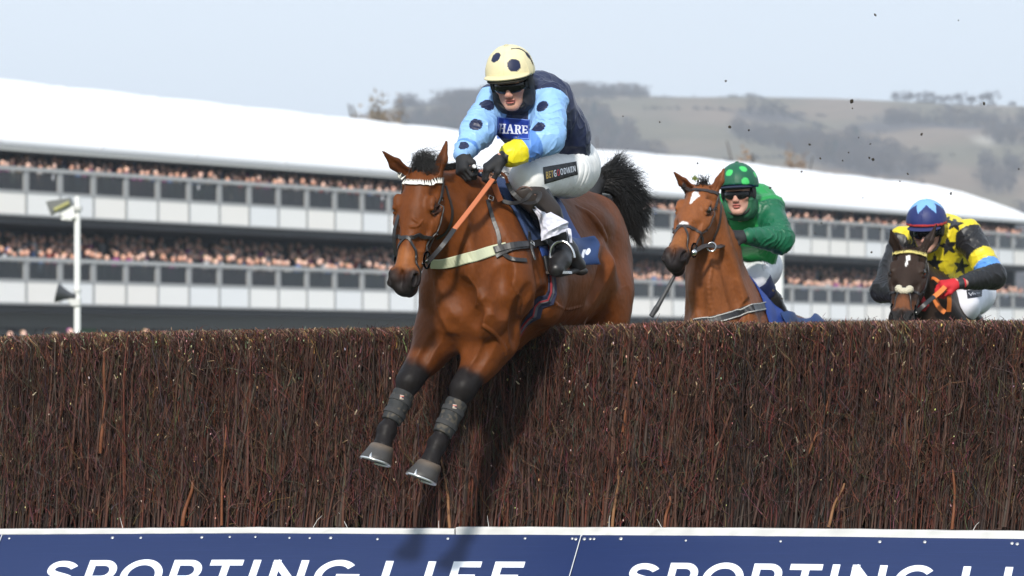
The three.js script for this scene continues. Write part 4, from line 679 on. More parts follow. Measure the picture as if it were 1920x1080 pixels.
    const ring = new THREE.TorusGeometry(0.069, 0.005, 8, 32, Math.PI * 1.6); ring.rotateX(Math.PI / 2); ring.rotateY(-Math.PI * 0.3 + Math.PI); ring.scale(1, 1.1, 1.08); ring.translate(0, -0.003, 0.02); const clip = new THREE.ConeGeometry(0.012, 0.03, 4); clip.scale(1, 1, 0.3); clip.translate(0.012, 0.012, 0.094);
    const shoe = merge([ring, clip]); shoe.applyMatrix4(m); shoe.translate(q.sole.x, q.sole.y, q.sole.z); part(root, 'horseshoe', shoe, std([0.75, 0.75, 0.74], 0.3, { metalness: 0.85 }), hoof);
  }
  return { root, f, H, Q, F, Up, Lf, u0, n0, w0, k, body, legs, mid, nape };
}
// bridle: straps follow the head; q names points as [u, v, w] near its surface
function makeBridle(h, o) {
  const { root, f, Q, k } = h, mat = o.leather ?? M_LEATHER, T = 0.006;
  const S = (pts, w, m = mat, name = 'bridle_strap', n = 24, parent) => part(root, name, strap(f, pts.map((p) => Q(...p)), w * k, T, 0.003, n), m, parent ?? root);
  const bridle = S([[0.335, -0.0, -0.1], [0.34, 0.03, -0.05], [0.342, 0.04, 0], [0.34, 0.03, 0.05], [0.335, -0.0, 0.1]], 0.02, mat, 'bridle', 20);
  const sub = (pts, w, name, m, n) => S(pts, w, m ?? mat, name, n, bridle);
  for (const l of [-1, 1]) {
    sub([[0.0, -0.08, l * 0.09], [0.07, -0.085, l * 0.12], [0.17, -0.105, l * 0.13], [0.27, -0.11, l * 0.12], [0.36, -0.105, l * 0.1], [0.455, -0.10, l * 0.08]], 0.016, 'cheek_piece');
    sub([[0.03, -0.12, l * 0.09], [0.13, -0.18, l * 0.12], [0.22, -0.24, l * 0.09], [0.24, -0.27, l * 0.03]], 0.013, 'throat_lash');
    sub([[0.335, -0.0, l * 0.1], [0.33, -0.06, l * 0.11], [0.32, -0.13, l * 0.1], [0.33, -0.17, l * 0.05]], 0.018, 'noseband');
    sub([[0.342, 0.03, l * 0.01], [0.40, 0.0, l * 0.06], [0.46, -0.05, l * 0.08], [0.50, -0.12, l * 0.07], [0.49, -0.17, l * 0.02]], 0.014, 'flash_strap');
    const ring = new THREE.TorusGeometry(0.040 * k, 0.005, 8, 28), c = f.onto(Q(0.44, -0.11, l * 0.075)).addScaledVector(h.w0, l * 0.011); ring.applyMatrix4(basis(h.u0, h.n0, h.w0)); ring.rotateZ(0); ring.translate(c.x, c.y, c.z); part(root, 'bit_ring', ring, M_METAL, bridle);
    const bit = rod([c.clone().addScaledVector(h.w0, l * 0.006), V().lerpVectors(c, Q(0.47, -0.11, 0), 0.5), Q(0.475, -0.11, 0)], 0.007, 8, 6); part(root, 'bit', bit, M_METAL, bridle);
    for (const u of [0.10, 0.30, 0.42]) { const b = new THREE.TorusGeometry(0.009 * k, 0.002, 4, 4), p = f.onto(Q(u, -0.095, l * 0.12)).addScaledVector(h.w0, l * 0.009); b.applyMatrix4(basis(h.u0, h.n0, h.w0)); b.translate(p.x, p.y, p.z); part(root, 'buckle', b, M_METAL, bridle); }
  }
  const bp = [[0.02, -0.06, -0.11], [0.035, 0.01, -0.085], [0.05, 0.04, -0.04], [0.052, 0.05, 0], [0.05, 0.04, 0.04], [0.035, 0.01, 0.085], [0.02, -0.06, 0.11]];
  const brow = sub(bp, 0.022, 'browband', o.browMat ?? mat, 40);
  if (o.studs) {   // row of pale triangles along the browband
    const c = curvePts(bp.map((p) => Q(...p)), 34).map((p) => f.onto(p)), list = [];
    for (let i = 1; i < 34; i++) { const n = f.grad(c[i], f.p, 0.006), t = V().subVectors(c[i + 1], c[i - 1]).normalize(), s = V().crossVectors(n, t).normalize(); const g = new THREE.ConeGeometry(0.0074 * k, 0.03 * k, 4); g.rotateY(Math.PI / 4); g.scale(1, 1, 0.5); g.applyMatrix4(basis(t, s.dot(h.u0) > 0 ? s.negate() : s, n)); const p = c[i].clone().addScaledVector(n, 0.009); g.translate(p.x, p.y, p.z); list.push(g); }
    part(root, 'browband_stud', merge(list), o.studs, bridle);
  }
  if (o.sheepskin) { const g = new Field(); for (const w of [-0.052, -0.04, 0.04, 0.052]) g.ell(f.onto(Q(0.34, 0.02, w)), [0.018, 0.018, 0.018], null, 0.02); for (const w of [-0.02, 0, 0.02]) g.ell(f.onto(Q(0.362, 0.02, w)), [0.014, 0.012, 0.014], null, 0.02); g.post = (x, y, z) => 0.003 * N3(x * 150, y * 150, z * 150); part(root, 'sheepskin', g.mesh(0.004), std([0.50, 0.46, 0.35], 0.95), bridle); }
  return bridle;
}
// hair as many tapering strands
function hairStrand(pts, r, n = 7) { const c = curvePts(pts, n); const g = taperTube(c, r, r * 0.25, 3); g.deleteAttribute('uv'); return g; }
const jit = (p, a) => V(p.x + gauss() * a, p.y + gauss() * a, p.z + gauss() * a);

// ---------------------------------------------------------------- the leading horse
// (the girth, straps and cloths follow in their own lines)
const zs = { // fore legs measured joint by joint
  left: { shoulder: P(905, 570, 0.36), elbow: P(922, 636, 0.30), knee: P(869, 727, 0.44), fetlock: P(819, 832, 0.52), coronet: P(806, 868, 0.55), sole: P(794, 899, 0.56) },
  right: { shoulder: P(840, 560, 0.22), elbow: P(826, 622, 0.24), knee: P(768, 714, 0.38), fetlock: P(724, 806, 0.46), coronet: P(717, 836, 0.49), sole: P(708, 866, 0.50) },
};
const hindLeg = (H, l, ds) => ({ hip: H(-0.93, -0.5, l * 0.15), stifle: H(-0.90 + ds, -0.80, l * 0.17), hock: H(-1.28 + ds, -1.02, l * 0.14), fetlock: H(-1.55 + ds, -0.86, l * 0.13), coronet: H(-1.62 + ds, -0.84, l * 0.13), sole: H(-1.68 + ds, -0.78, l * 0.13) });
const W1 = P(950, 346, 0), yaw1 = 20 * Math.PI / 180;
const Hof = (W, yaw, pitch) => { const F = V(-Math.sin(yaw) * Math.cos(pitch), Math.sin(pitch), Math.cos(yaw) * Math.cos(pitch)), { R, U } = frameOf(F, V(0, 1, 0)); return (s, h, l) => W.clone().addScaledVector(F, s).addScaledVector(U, h).addScaledVector(R, l); };
const H1 = Hof(W1, yaw1, 0);
const BAY = { coat: [0.132, 0.038, 0.0088], points: [0.012, 0.010, 0.010], muzzle: [0.016, 0.013, 0.013], tan: [0.24, 0.082, 0.024] };
const horse1 = makeHorse({
  label: 'bay horse leaping over the birch fence with a rider in blue and cream spots', W: W1, yaw: yaw1, pitch: 0, cell: 0.0062, colors: BAY,
  poll: P(783, 322, 0.66), muzzle: P(748, 540, 0.80), n: V(-0.36, 0.12, 0.93), arch: 0.02, neckSide: V(-0.02, 0, 0), ears: [P(717, 283, 0.68), P(838, 262, 0.66)], earTurn: [-0.3, -0.75],
  fore: [zs.right, zs.left], hind: [-1, 1].map((l) => hindLeg(H1, l, l * 0.03)), back: V(0.55, 0.25, -0.8),
  details: (f) => {
    for (const [px, r, d, k] of [[[[866, 545], [869, 590], [871, 640]], 0.03, 0.016, 0.03], [[[988, 545], [968, 590], [966, 625], [976, 655]], 0.018, 0.011, 0.018], [[[893, 606], [903, 580], [925, 572], [950, 588]], 0.014, 0.008, 0.014], [[[822, 548], [832, 585], [846, 612]], 0.016, 0.009, 0.018],
      [[[850, 450], [838, 490], [836, 530], [846, 560]], 0.03, 0.012, 0.035], [[[900, 392], [918, 430], [926, 480], [918, 540]], 0.03, 0.012, 0.035], [[[1146, 470], [1128, 520], [1108, 562]], 0.022, 0.013, 0.025], [[[950, 505], [938, 540], [945, 575]], 0.018, 0.008, 0.02], [[[920, 640], [903, 672], [884, 700]], 0.012, 0.006, 0.012], [[[818, 628], [803, 655], [790, 680]], 0.012, 0.006, 0.012], [[[1005, 500], [1012, 540], [1008, 575]], 0.02, 0.008, 0.025], [[[780, 452], [800, 458], [818, 448]], 0.012, 0.005, 0.014]]) f.line(px, r * 1.6, d * 0.36, k * 2);
    for (const [px, r, d, k] of [[[[1082, 388], [1106, 402], [1126, 428], [1138, 452]], 0.012, -0.005, 0.014], [[[905, 610], [925, 625], [945, 650], [950, 668]], 0.007, -0.004, 0.008], [[[880, 520], [895, 545], [893, 575]], 0.006, -0.003, 0.007], [[[960, 530], [975, 560], [972, 590]], 0.006, -0.003, 0.007], [[[775, 410], [788, 420], [796, 436]], 0.005, -0.0026, 0.006], [[[770, 425], [784, 424], [794, 412]], 0.004, -0.0022, 0.006], [[[1030, 560], [1060, 580], [1090, 575]], 0.006, -0.003, 0.008]]) f.line(px, r, d * 0.75, k);
  },
});
{
  const h = horse1, { root, f, H, Q, Lf, Up, F } = h;
  // brushing boots
  const legOf = (q) => { const g = new Field(), a = V().lerpVectors(q.knee, q.fetlock, 0.24), b = V().lerpVectors(q.knee, q.fetlock, 0.83); g.cap(a, b, 0.050, 0.043, 0.01); g.cap(a.clone().addScaledVector(q.b, 0.016), b.clone().addScaledVector(q.b, 0.02), 0.040, 0.039, 0.02); const ax = V().subVectors(b, a).normalize(), c = V().lerpVectors(a, b, 0.5), hl = a.distanceTo(b) / 2; g.fn((x, y, z) => Math.abs((x - c.x) * ax.x + (y - c.y) * ax.y + (z - c.z) * ax.z) - hl, c, 0.3, 0.008, 0, 2); g.post = (x, y, z) => 0.0015 * N3(x * 40, y * 40, z * 40) + 0.0012 * Math.max(0, Math.sin(((x - c.x) * ax.x + (y - c.y) * ax.y + (z - c.z) * ax.z) * 95)); return [g, a, b]; };
  for (const q of [h.legs[0], h.legs[1]]) {
    const [g, a, b] = legOf(q), boot = part(root, 'brushing_boot', g.mesh(0.0045, (p) => mix3([0.02, 0.021, 0.022], [0.085, 0.07, 0.052], 0.75 * smooth(0.12, 0.4, N3(p.x * 60, p.y * 60, p.z * 60) + 0.5 * N3(p.x * 18, p.y * 18, p.z * 18)))), vcol(0.75));
    for (const t of [0.3, 0.72]) { const c2 = V().lerpVectors(a, b, t), ax = V().subVectors(b, a).normalize(), pts = []; const e1 = V().crossVectors(ax, V(0, 0, 1)).normalize(), e2 = V().crossVectors(ax, e1); for (let i = 0; i <= 28; i++) { const w = i / 28 * 2 * Math.PI; const d = e1.clone().multiplyScalar(Math.cos(w)).addScaledVector(e2, Math.sin(w)); pts.push(g.march(c2.clone().addScaledVector(d, 0.12), d.clone().negate()) ?? c2.clone().addScaledVector(d, 0.05)); } part(root, 'boot_strap', band(pts, pts.map((p) => V().subVectors(p, c2).normalize()), 0.026, 0.007), std([0.03, 0.03, 0.031], 0.8), boot); }
    const c = V().lerpVectors(a, b, 0.16), px = pxOf(c), py = HORIZON - (c.y - CAM_Y) * 8800 / (DIST - c.z);
    const tag = canvasTexture(64, 64, (x, w, hh) => { x.fillStyle = '#a89a8c'; x.fillRect(0, 0, w, hh); x.fillStyle = '#b3483c'; x.fillRect(0, 14, w, 12); x.fillStyle = '#3a3340'; x.fillRect(30, 26, 34, 22); });
    part(root, 'boot_tag', patchPx(g, [[px - 3, py - 4], [px + 4, py - 3], [px + 3, py + 5], [px - 4, py + 4]], 4, 4, 0.004), std(0xffffff, 0.6, { map: tag }), boot);
  }
  makeBridle(h, { studs: std([0.78, 0.76, 0.70], 0.35) });
  // forelock and mane
  const lock = []; for (let i = 0; i < 620; i++) { const w = gauss() * 0.042, r = Q(rnd(-0.06, 0.03), rnd(-0.09, -0.015), w), up = rnd(0.025, 0.072) * (1 - Math.abs(w) * 5), a = rnd(-0.02, 0.065); lock.push(hairStrand([r, r.clone().add(V(a * 0.25 + gauss() * 0.006, up * 0.85, 0.012)), r.clone().add(V(a * 0.75 + gauss() * 0.01, up * rnd(0.8, 1.2), 0.02)), r.clone().add(V(a * 1.25 + gauss() * 0.018, up * rnd(0.2, 1.0), 0.03))], 0.0015)); }
  for (let i = 0; i < 10; i++) { const r = Q(-0.02, -0.06, gauss() * 0.03); lock.push(hairStrand([r, r.clone().add(V(rnd(-0.02, 0.06), 0.08, 0)), r.clone().add(V(rnd(-0.04, 0.13), rnd(0.09, 0.13), 0))], 0.0012)); }
  part(root, 'forelock', strands(lock), M_HAIR);
  const mane = [], crest = new THREE.CatmullRomCurve3([Q(-0.02, -0.12, 0), Q(-0.03, -0.17, 0), h.mid.clone().addScaledVector(Up, 0.075), H(0.12, -0.015, 0), H(0.02, 0.0, 0)]);
  for (let i = 0; i < 700; i++) { const t = rnd(), r = f.onto(crest.getPoint(t)).add(V(gauss() * 0.012, -0.004, 0)), l = rnd(0.05, 0.13), s = rnd() < 0.6 ? -1 : 1; mane.push(hairStrand([r, r.clone().add(V(s * l * 0.2 + gauss() * 0.01, l * 0.30, -l * 0.2)), r.clone().add(V(s * l * 0.6 + gauss() * 0.02, l * rnd(-0.1, 0.35), -l * 0.55))], 0.0024)); }
  part(root, 'mane', strands(mane), M_HAIR);
  // tail streaming out
  const tail = [], dock = H(-1.10, -0.10, 0);
  { const g = new Field(); g.cap(dock.clone().addScaledVector(F, 0.12).addScaledVector(Up, -0.05), P(1122, 338, -1.12), 0.06, 0.045, 0.02); g.cap(P(1122, 338, -1.12), P(1152, 344, -1.2), 0.045, 0.022, 0.02); part(root, 'dock', g.mesh(0.01), M_HAIR); }
  const ends = [[1155, 292], [1168, 283], [1182, 296], [1196, 312], [1208, 330], [1218, 352], [1226, 378], [1228, 405], [1222, 428], [1216, 452], [1208, 468], [1200, 470], [1190, 440], [1178, 420]];
  for (let i = 0; i < 3300; i++) {
    const w = Math.pow(rnd(), 0.9) * (ends.length - 1), k = Math.floor(w), t = w - k, e = [lerp(ends[k][0], ends[Math.min(13, k + 1)][0], t), lerp(ends[k][1], ends[Math.min(13, k + 1)][1], t)];
    const b = rnd(), x0 = lerp(1092, 1148, b), y0 = lerp(352, 336, b) + gauss() * 8, l = rnd(0.62, 1.03), z = -1.15 + gauss() * 0.07, f1 = w / 13;
    const ex = lerp(x0, e[0], l), ey = lerp(y0, e[1], l), mx = lerp(1135, 1165, f1) + gauss() * 8, my = lerp(308, 362, f1) + gauss() * 8;
    const mid = [lerp(x0, ex, 0.5) + (f1 > 0.4 ? 8 * f1 : -4), lerp(y0, ey, 0.42) - 20 * f1 + gauss() * 4];
    const curl = gauss() * 11;
    tail.push(hairStrand([P(x0, y0, -1.1 + gauss() * 0.02), P(lerp(mx, mid[0], 0.5), lerp(my, mid[1], 0.5), z), P(lerp(mid[0], ex, 0.6) + curl * 0.4, lerp(mid[1], ey, 0.55), z - 0.02), P(lerp(mid[0], ex, 0.85) + curl * 0.3, lerp(mid[1], ey, 0.85) + gauss() * 3, z - 0.04), P(ex + curl * 1.1, ey + gauss() * 7, z - 0.05)], rnd(0.0008, 0.0017), 10));
  }
  for (let i = 0; i < 46; i++) { const a = rnd(-1.9, 0.5), r = rnd(60, 105), x = 1140 + Math.cos(a) * r * 0.9, y = 345 + Math.sin(a) * r * 0.75; tail.push(hairStrand([P(1130, 335, -1.12), P(1140 + Math.cos(a) * r * 0.45 + gauss() * 6, 338 + Math.sin(a) * r * 0.5, -1.15), P(x + gauss() * 10, y + gauss() * 8, -1.2)], 0.0008, 9)); }
  part(root, 'tail', strands(tail), M_HAIR);
  // saddle, cloth, weights and girth round the trunk: an angle turns from the spine (0) to the belly (180)
  const ring = (s, deg, rad = 0.75) => { const a = deg * Math.PI / 180, dir = Up.clone().multiplyScalar(Math.cos(a)).addScaledVector(Lf, Math.sin(a)); return { o: H(s, -0.36, 0).addScaledVector(dir, rad), dir: dir.negate() }; };
  const onRing = (s, deg) => { const { o, dir } = ring(s, deg); return f.march(o, dir) ?? o; };
  const weave = canvasTexture(256, 256, (c, w, hh) => { c.fillStyle = '#33466d'; c.fillRect(0, 0, w, hh); for (let y = 0; y < 16; y++) for (let x = 0; x < 16; x++) { c.fillStyle = (x + y) % 2 ? '#1c2947' : '#4c6290'; c.fillRect(x * 16 + 3, y * 16 + 3, 10, 10); } }, true); weave.repeat.set(5, 8);
  const pad = part(root, 'saddle_pad', sheet(f, (u, v) => ring(lerp(0.29, -0.12, u) - 0.03 * Math.abs(2 * v - 1), lerp(-72, 72, v)), 16, 40, 0.016, 0.014), std(0xffffff, 0.8, { map: weave, bumpMap: weave, bumpScale: 0.003 }));
  part(root, 'saddle_cloth', sheet(f, (u, v) => ring(lerp(0.17, -0.34, u) - 0.02 * Math.abs(2 * v - 1), lerp(-88, 88, v)), 18, 40, 0.009, 0.008), std([0.022, 0.06, 0.24], 0.6));
  const numberCloth = canvasTexture(256, 128, (c, w, hh) => { c.fillStyle = '#1c3767'; c.fillRect(0, 0, w, hh); c.fillStyle = '#e8ebf4'; c.fillRect(70, 20, 60, 26); c.fillRect(150, 30, 22, 40); c.beginPath(); c.arc(190, 60, 16, 0, 6.3); c.fill(); });
  part(root, 'number_cloth', sheet(f, (u, v) => { const q = ring(lerp(-0.10, -0.42, u) - 0.03 * Math.sin(v * 6), lerp(66, 93, v)); return { ...q, plus: 0.012 * Math.sin(u * 7) + 0.02 * u }; }, 16, 12, 0.022, 0.006), std(0xffffff, 0.55, { map: numberCloth }));
  // saddle: seat, pommel and near flap
  { const g = new Field(); g.cap(H(0.05, 0.0, 0), H(-0.32, -0.02, 0), 0.05, 0.06, 0.05); g.cap(H(-0.12, -0.02, 0), H(-0.34, 0.0, 0), 0.06, 0.07, 0.05); for (const l of [-1, 1]) { g.cap(onRing(0.02, l * 30), onRing(-0.08, l * 66), 0.05, 0.045, 0.04); g.cap(onRing(-0.14, l * 34), onRing(-0.16, l * 74), 0.06, 0.045, 0.05); } part(root, 'saddle', g.mesh(0.009), std([0.02, 0.016, 0.014], 0.4)); }
  part(root, 'saddle_flap', sheet(f, (u, v) => ring(lerp(0.16, -0.02, u), lerp(86, 104, v)), 10, 8, 0.022, 0.014), std([0.018, 0.018, 0.019], 0.4));
  const gs = (deg) => lerp(0.02, 0.13, clamp((deg - 70) / 65));
  const girthPts = [], gN = []; for (let d = 60; d <= 300; d += 6) { const p = onRing(gs(d > 180 ? 360 - d : d), d); girthPts.push(p); gN.push(f.grad(p, f.p, 0.01)); }
  const lay = (w, lift, off) => band(girthPts.map((p, i) => p.clone().addScaledVector(gN[i], lift).addScaledVector(F, off)), gN, w, 0.007);
  const girth = part(root, 'girth', lay(0.062, 0.006, 0), std([0.016, 0.018, 0.05], 0.75)); for (const o of [-0.024, 0.024]) part(root, 'girth_stripe', lay(0.008, 0.0095, o), std([0.26, 0.02, 0.03], 0.7), girth); part(root, 'girth_stripe', lay(0.016, 0.0095, 0), std([0.10, 0.10, 0.12], 0.7), girth);
  // breast girth with its pale sheepskin, and the straps that hold it
  const S = (name, px, w, mat, parent, z0, lift = 0.004, n = 26) => { const c = curvePts(px.map(([x, y]) => V(x, y, 0)), n).map((q) => f.hit(q.x, q.y, z0 ?? 1.6)).filter(Boolean), nm = c.map((p) => f.grad(p, f.p, 0.008)); return part(root, name, band(c.map((p, i) => p.clone().addScaledVector(nm[i], lift)), nm, w, 0.007), mat, parent ?? root); };
  const breast = S('breast_girth', [[808, 494], [830, 494], [862, 488], [895, 479], [925, 470], [950, 464]], 0.05, std([0.52, 0.54, 0.38], 0.75), null, 1.6, 0.006);
  S('breast_strap', [[925, 471], [960, 463], [1000, 459], [1030, 452]], 0.034, M_LEATHER, breast, 1.6, 0.016); S('breast_strap', [[930, 482], [965, 468], [1000, 464]], 0.018, M_LEATHER, breast, 1.6, 0.011);
  S('neck_strap', [[912, 375], [922, 405], [935, 440], [941, 470], [960, 486], [985, 489]], 0.02, M_LEATHER, breast, 1.6, 0.008); S('girth_strap', [[985, 438], [990, 470], [996, 490]], 0.02, M_LEATHER, breast, 1.6, 0.02);
  for (const [x, y] of [[914, 375], [990, 461]]) { const c = f.hit(x, y), n = f.grad(c), g = new THREE.TorusGeometry(0.016, 0.003, 5, 4); g.rotateZ(0.5); g.scale(1.1, 0.9, 1); g.applyMatrix4(new THREE.Matrix4().makeRotationFromQuaternion(new THREE.Quaternion().setFromUnitVectors(V(0, 0, 1), n))); g.translate(c.x + n.x * 0.026, c.y + n.y * 0.026, c.z + n.z * 0.026); part(root, 'buckle', g, M_METAL, breast); }
  // reins: rubber grips in the hands, leather to the bit
  const bitL = f.onto(Q(0.445, -0.12, 0.075)).addScaledVector(h.w0, 0.016), orange = std([0.45, 0.13, 0.05], 0.7), face = [V(-0.2, 0.35, 0.9), V(-0.2, 0.35, 0.9), V(-0.2, 0.35, 0.9)];
  const bandN = (pts, w, t, n = 18, N = V(-0.15, 0.35, 0.92)) => { const c = curvePts(pts, n); return band(c, c.map(() => N), w, t); };
  const rein = part(root, 'rein', bandN([bitL, P(830, 460, 0.72), P(853, 428, 0.66)], 0.024, 0.006), M_LEATHER);
  part(root, 'rein_grip', bandN([P(852, 430, 0.662), P(885, 388, 0.60), P(910, 355, 0.55), P(924, 336, 0.51)], 0.024, 0.009), orange, rein);
  part(root, 'rein_grip', bandN([P(924, 336, 0.50), P(930, 356, 0.45), P(938, 376, 0.40)], 0.028, 0.009), orange, rein);
  part(root, 'rein_grip', bandN([P(868, 326, 0.44), P(890, 322, 0.46), P(912, 320, 0.47)], 0.014, 0.008), std([0.22, 0.06, 0.035], 0.7), rein);
  part(root, 'rein_end', bandN([P(936, 322, 0.44), P(947, 330, 0.42), P(952, 344, 0.38)], 0.014, 0.007), orange, rein);
  part(root, 'rein_end', bandN([P(951, 342, 0.385), P(962, 362, 0.38), P(985, 380, 0.42), P(1006, 378, 0.46), P(1012, 364, 0.44), P(1000, 360, 0.42), P(985, 374, 0.42), P(960, 381, 0.38), P(942, 377, 0.37)], 0.022, 0.005, 40, V(-0.2, 0.5, 0.85)), M_LEATHER, rein);
  const bitR = f.onto(Q(0.475, -0.105, -0.075)); part(root, 'rein', bandN([bitR, P(740, 430, 0.7), P(790, 340, 0.56), P(860, 325, 0.42)], 0.02, 0.006, 18, V(-0.6, 0.2, 0.6)), M_LEATHER);
}

let rider1Spots = null;
// ================================================================ RIDERS
// a hand: wrist -> knuckles along dir, palm facing pal, thumb to the side th; fingers curl towards the palm
function addHand(f, wrist, dir, pal, th, curl, s = 1, wristR = 0.03) {
  const d = dir.clone().normalize(), p = pal.clone().addScaledVector(d, -pal.dot(d)).normalize(), t = V().crossVectors(d, p); if (t.dot(th) < 0) t.negate();
  const at = (a, b, c) => wrist.clone().addScaledVector(d, a * s).addScaledVector(t, b * s).addScaledVector(p, c * s);
  f.cap(at(-0.045, 0, 0), at(0.02, 0, 0), wristR, wristR * 0.93, 0.02, 0, [p, 0.82]);
  f.cap(at(0.02, 0.012, 0), at(0.085, 0.026, -0.002), 0.019, 0.016, 0.022); f.cap(at(0.02, 0, 0), at(0.088, 0.006, -0.004), 0.021, 0.016, 0.022); f.cap(at(0.02, -0.012, 0), at(0.082, -0.028, -0.001), 0.019, 0.015, 0.022);
  const L3 = [[0.041, 0.027, 0.021], [0.046, 0.03, 0.022], [0.042, 0.028, 0.021], [0.034, 0.022, 0.018]];
  [[0.088, 0.031], [0.092, 0.0105], [0.088, -0.0105], [0.081, -0.031]].forEach(([a, b], i) => {
    let q = at(a, b, -0.002), ang = 0; const r = [0.0105, 0.011, 0.0105, 0.0095][i] * s, cu = Array.isArray(curl) ? curl[i] : curl;
    for (let j = 0; j < 3; j++) { ang += cu * [0.95, 1.25, 0.9][j]; const e = q.clone().addScaledVector(d, Math.cos(ang) * L3[i][j] * s).addScaledVector(p, Math.sin(ang) * L3[i][j] * s); f.cap(q, e, r * (1 - 0.06 * j), r * (0.95 - 0.07 * j), 0.006); q = e; }
  });
  const t0 = at(0.025, 0.024, 0.008), t1 = at(0.055, 0.043, 0.026), t2 = at(0.082, 0.036, 0.042), t3 = at(0.1, 0.022, 0.05); f.cap(t0, t1, 0.0165 * s, 0.0135 * s, 0.02); f.cap(t1, t2, 0.0125 * s, 0.0115 * s, 0.008); f.cap(t2, t3, 0.0112 * s, 0.0095 * s, 0.006);
  return { at, d, p, t };
}
// j: joints in world measures; head: { c, F, up }; col: colours
function makeRider(cfg) {
  const j = cfg.j, root = thing('person', cfg.label, 'person', V(j.pelvis.x, 0, j.pelvis.z)), cell = cfg.cell ?? 0.006;
  const { R: r, U: u, F: fw } = frameOf(cfg.head.F, cfg.head.up), K = cfg.head.k ?? 1, hd = (a, b, c) => cfg.head.c.clone().addScaledVector(r, a * K).addScaledVector(u, b * K).addScaledVector(fw, c * K), HB = basis(r, u, fw);
  // ---- body: one surface from head to feet, under the clothes
  const b = new Field(), both = [-1, 1], s3 = (...a) => a.map((x) => x * K);
  b.ell(hd(0, 0.025, -0.012), s3(0.075, 0.092, 0.094), HB, 0.03); b.ell(hd(0, -0.03, 0.028), s3(0.060, 0.085, 0.062), HB, 0.035);
  for (const l of both) {
    b.cap(hd(l * 0.055, -0.05, 0.0), hd(l * 0.018, -0.103, 0.062), 0.021 * K, 0.016 * K, 0.025); b.ell(hd(l * 0.044, -0.022, 0.060), s3(0.022, 0.016, 0.02), HB, 0.02);
    b.ell(hd(l * 0.077, -0.012, -0.006), s3(0.010, 0.030, 0.019), HB, 0.01); b.ell(hd(l * 0.011, -0.040, 0.101), s3(0.009, 0.008, 0.011), HB, 0.008);
    b.ell(hd(l * 0.031, 0.004, 0.083), s3(0.015, 0.009, 0.012), HB, 0.012, 0, 1); b.ell(hd(l * 0.031, 0.003, 0.072), s3(0.0125, 0.0115, 0.0125), HB, 0.003);
  }
  b.ell(hd(0, -0.103, 0.066), s3(0.023, 0.017, 0.020), HB, 0.02); b.cap(hd(0, 0.006, 0.088), hd(0, -0.034, 0.109), 0.0085 * K, 0.0125 * K, 0.014); b.cap(hd(-0.038, 0.019, 0.075), hd(0.038, 0.019, 0.075), 0.013 * K, 0.013 * K, 0.016);
  b.ell(hd(0, -0.063, 0.091), s3(0.024, 0.0065, 0.011), HB, 0.006, 1); b.ell(hd(0, -0.0765, 0.088), s3(0.020, 0.007, 0.011), HB, 0.006, 1); b.cap(hd(-0.024, -0.0695, 0.096), hd(0.024, -0.0695, 0.096), 0.0022 * K, 0.0022 * K, 0.004, 1, null, 1);
  b.cap(hd(0, -0.06, -0.03), j.neck, 0.056, 0.065, 0.04); b.cap(j.neck, j.chest, 0.075, 0.125, 0.06); b.cap(j.chest, j.waist, 0.125, 0.11, 0.08); b.cap(j.waist, j.pelvis, 0.11, 0.125, 0.08);
  for (const a of cfg.arms) { b.cap(j.chest, a.shoulder, 0.07, 0.045, 0.06); b.cap(a.shoulder, a.elbow, 0.045, 0.036, 0.03); b.cap(a.elbow, a.wrist, 0.037, 0.025, 0.03); addHand(b, a.wrist, a.dir, a.palm, a.thumb, a.curl, 0.92, 0.024); }
  for (const q of cfg.legs) { b.cap(j.pelvis, q.hip, 0.11, 0.085, 0.06); b.cap(q.hip, q.knee, 0.08, 0.048, 0.04); b.cap(q.knee, q.ankle, 0.048, 0.033, 0.03); b.cap(q.ankle, q.toe, 0.033, 0.028, 0.03); }
  const skin = cfg.skin ?? [0.50, 0.27, 0.20], split = hd(0, -0.125, 0), above = (p) => V().subVectors(p, split).dot(u) > 0;
  const skinCol = (p) => { const q = V().subVectors(p, cfg.head.c), x = q.dot(r) / K, y = q.dot(u) / K, z = q.dot(fw) / K; let c = mix3(skin, [0.50, 0.20, 0.145], 0.7 * Math.exp(-(((Math.abs(x) - 0.042) / 0.024) ** 2 + ((y + 0.03) / 0.025) ** 2)) + 0.45 * Math.exp(-((x / 0.014) ** 2 + ((y + 0.036) / 0.014) ** 2))); if (z > 0.05) c = mix3(c, [0.40, 0.105, 0.09], 0.85 * (1 - smooth(0.8, 1.15, Math.hypot(x / 0.026, (y + 0.0705) / 0.0135)))); return c.map((v) => v * (1 + 0.06 * N3(p.x * 160, p.y * 160, p.z * 160))); };
  const low = b.mesh(0.011, skinCol, (p) => !above(p.clone().addScaledVector(u, -0.006))), high = b.mesh(cfg.faceCell ?? 0.0034, skinCol, above);
  part(root, 'body', mergeC([low, high]), vcol(0.5, { specularIntensity: 0.6 }));
  // ---- silks
  const jk = new Field();
  jk.cap(j.neck, j.chest, 0.075, 0.145, 0.05); jk.cap(j.chest, j.waist, 0.148, 0.135, 0.08, 0, cfg.flat); jk.cap(j.waist, V().lerpVectors(j.waist, j.pelvis, cfg.hem ?? 0.55), 0.135, 0.14, 0.06, 0, cfg.flat);
  for (const e of cfg.puffs ?? []) jk.ell(e.c, e.r, e.m, 0.07);
  for (const a of cfg.arms) {
    const [r0, r1, r2, r3] = a.sleeve, tg = a.tag ?? 1;
    jk.cap(V().lerpVectors(j.chest, a.shoulder, 0.45), a.shoulder, 0.11, r0, 0.05, 0); jk.cap(V().lerpVectors(a.shoulder, a.elbow, 0.08), a.elbow, r0, r1, 0.03, tg); jk.cap(a.elbow, V().lerpVectors(a.elbow, a.wrist, a.end ?? 0.9), r2, r3, 0.03, tg);
  }
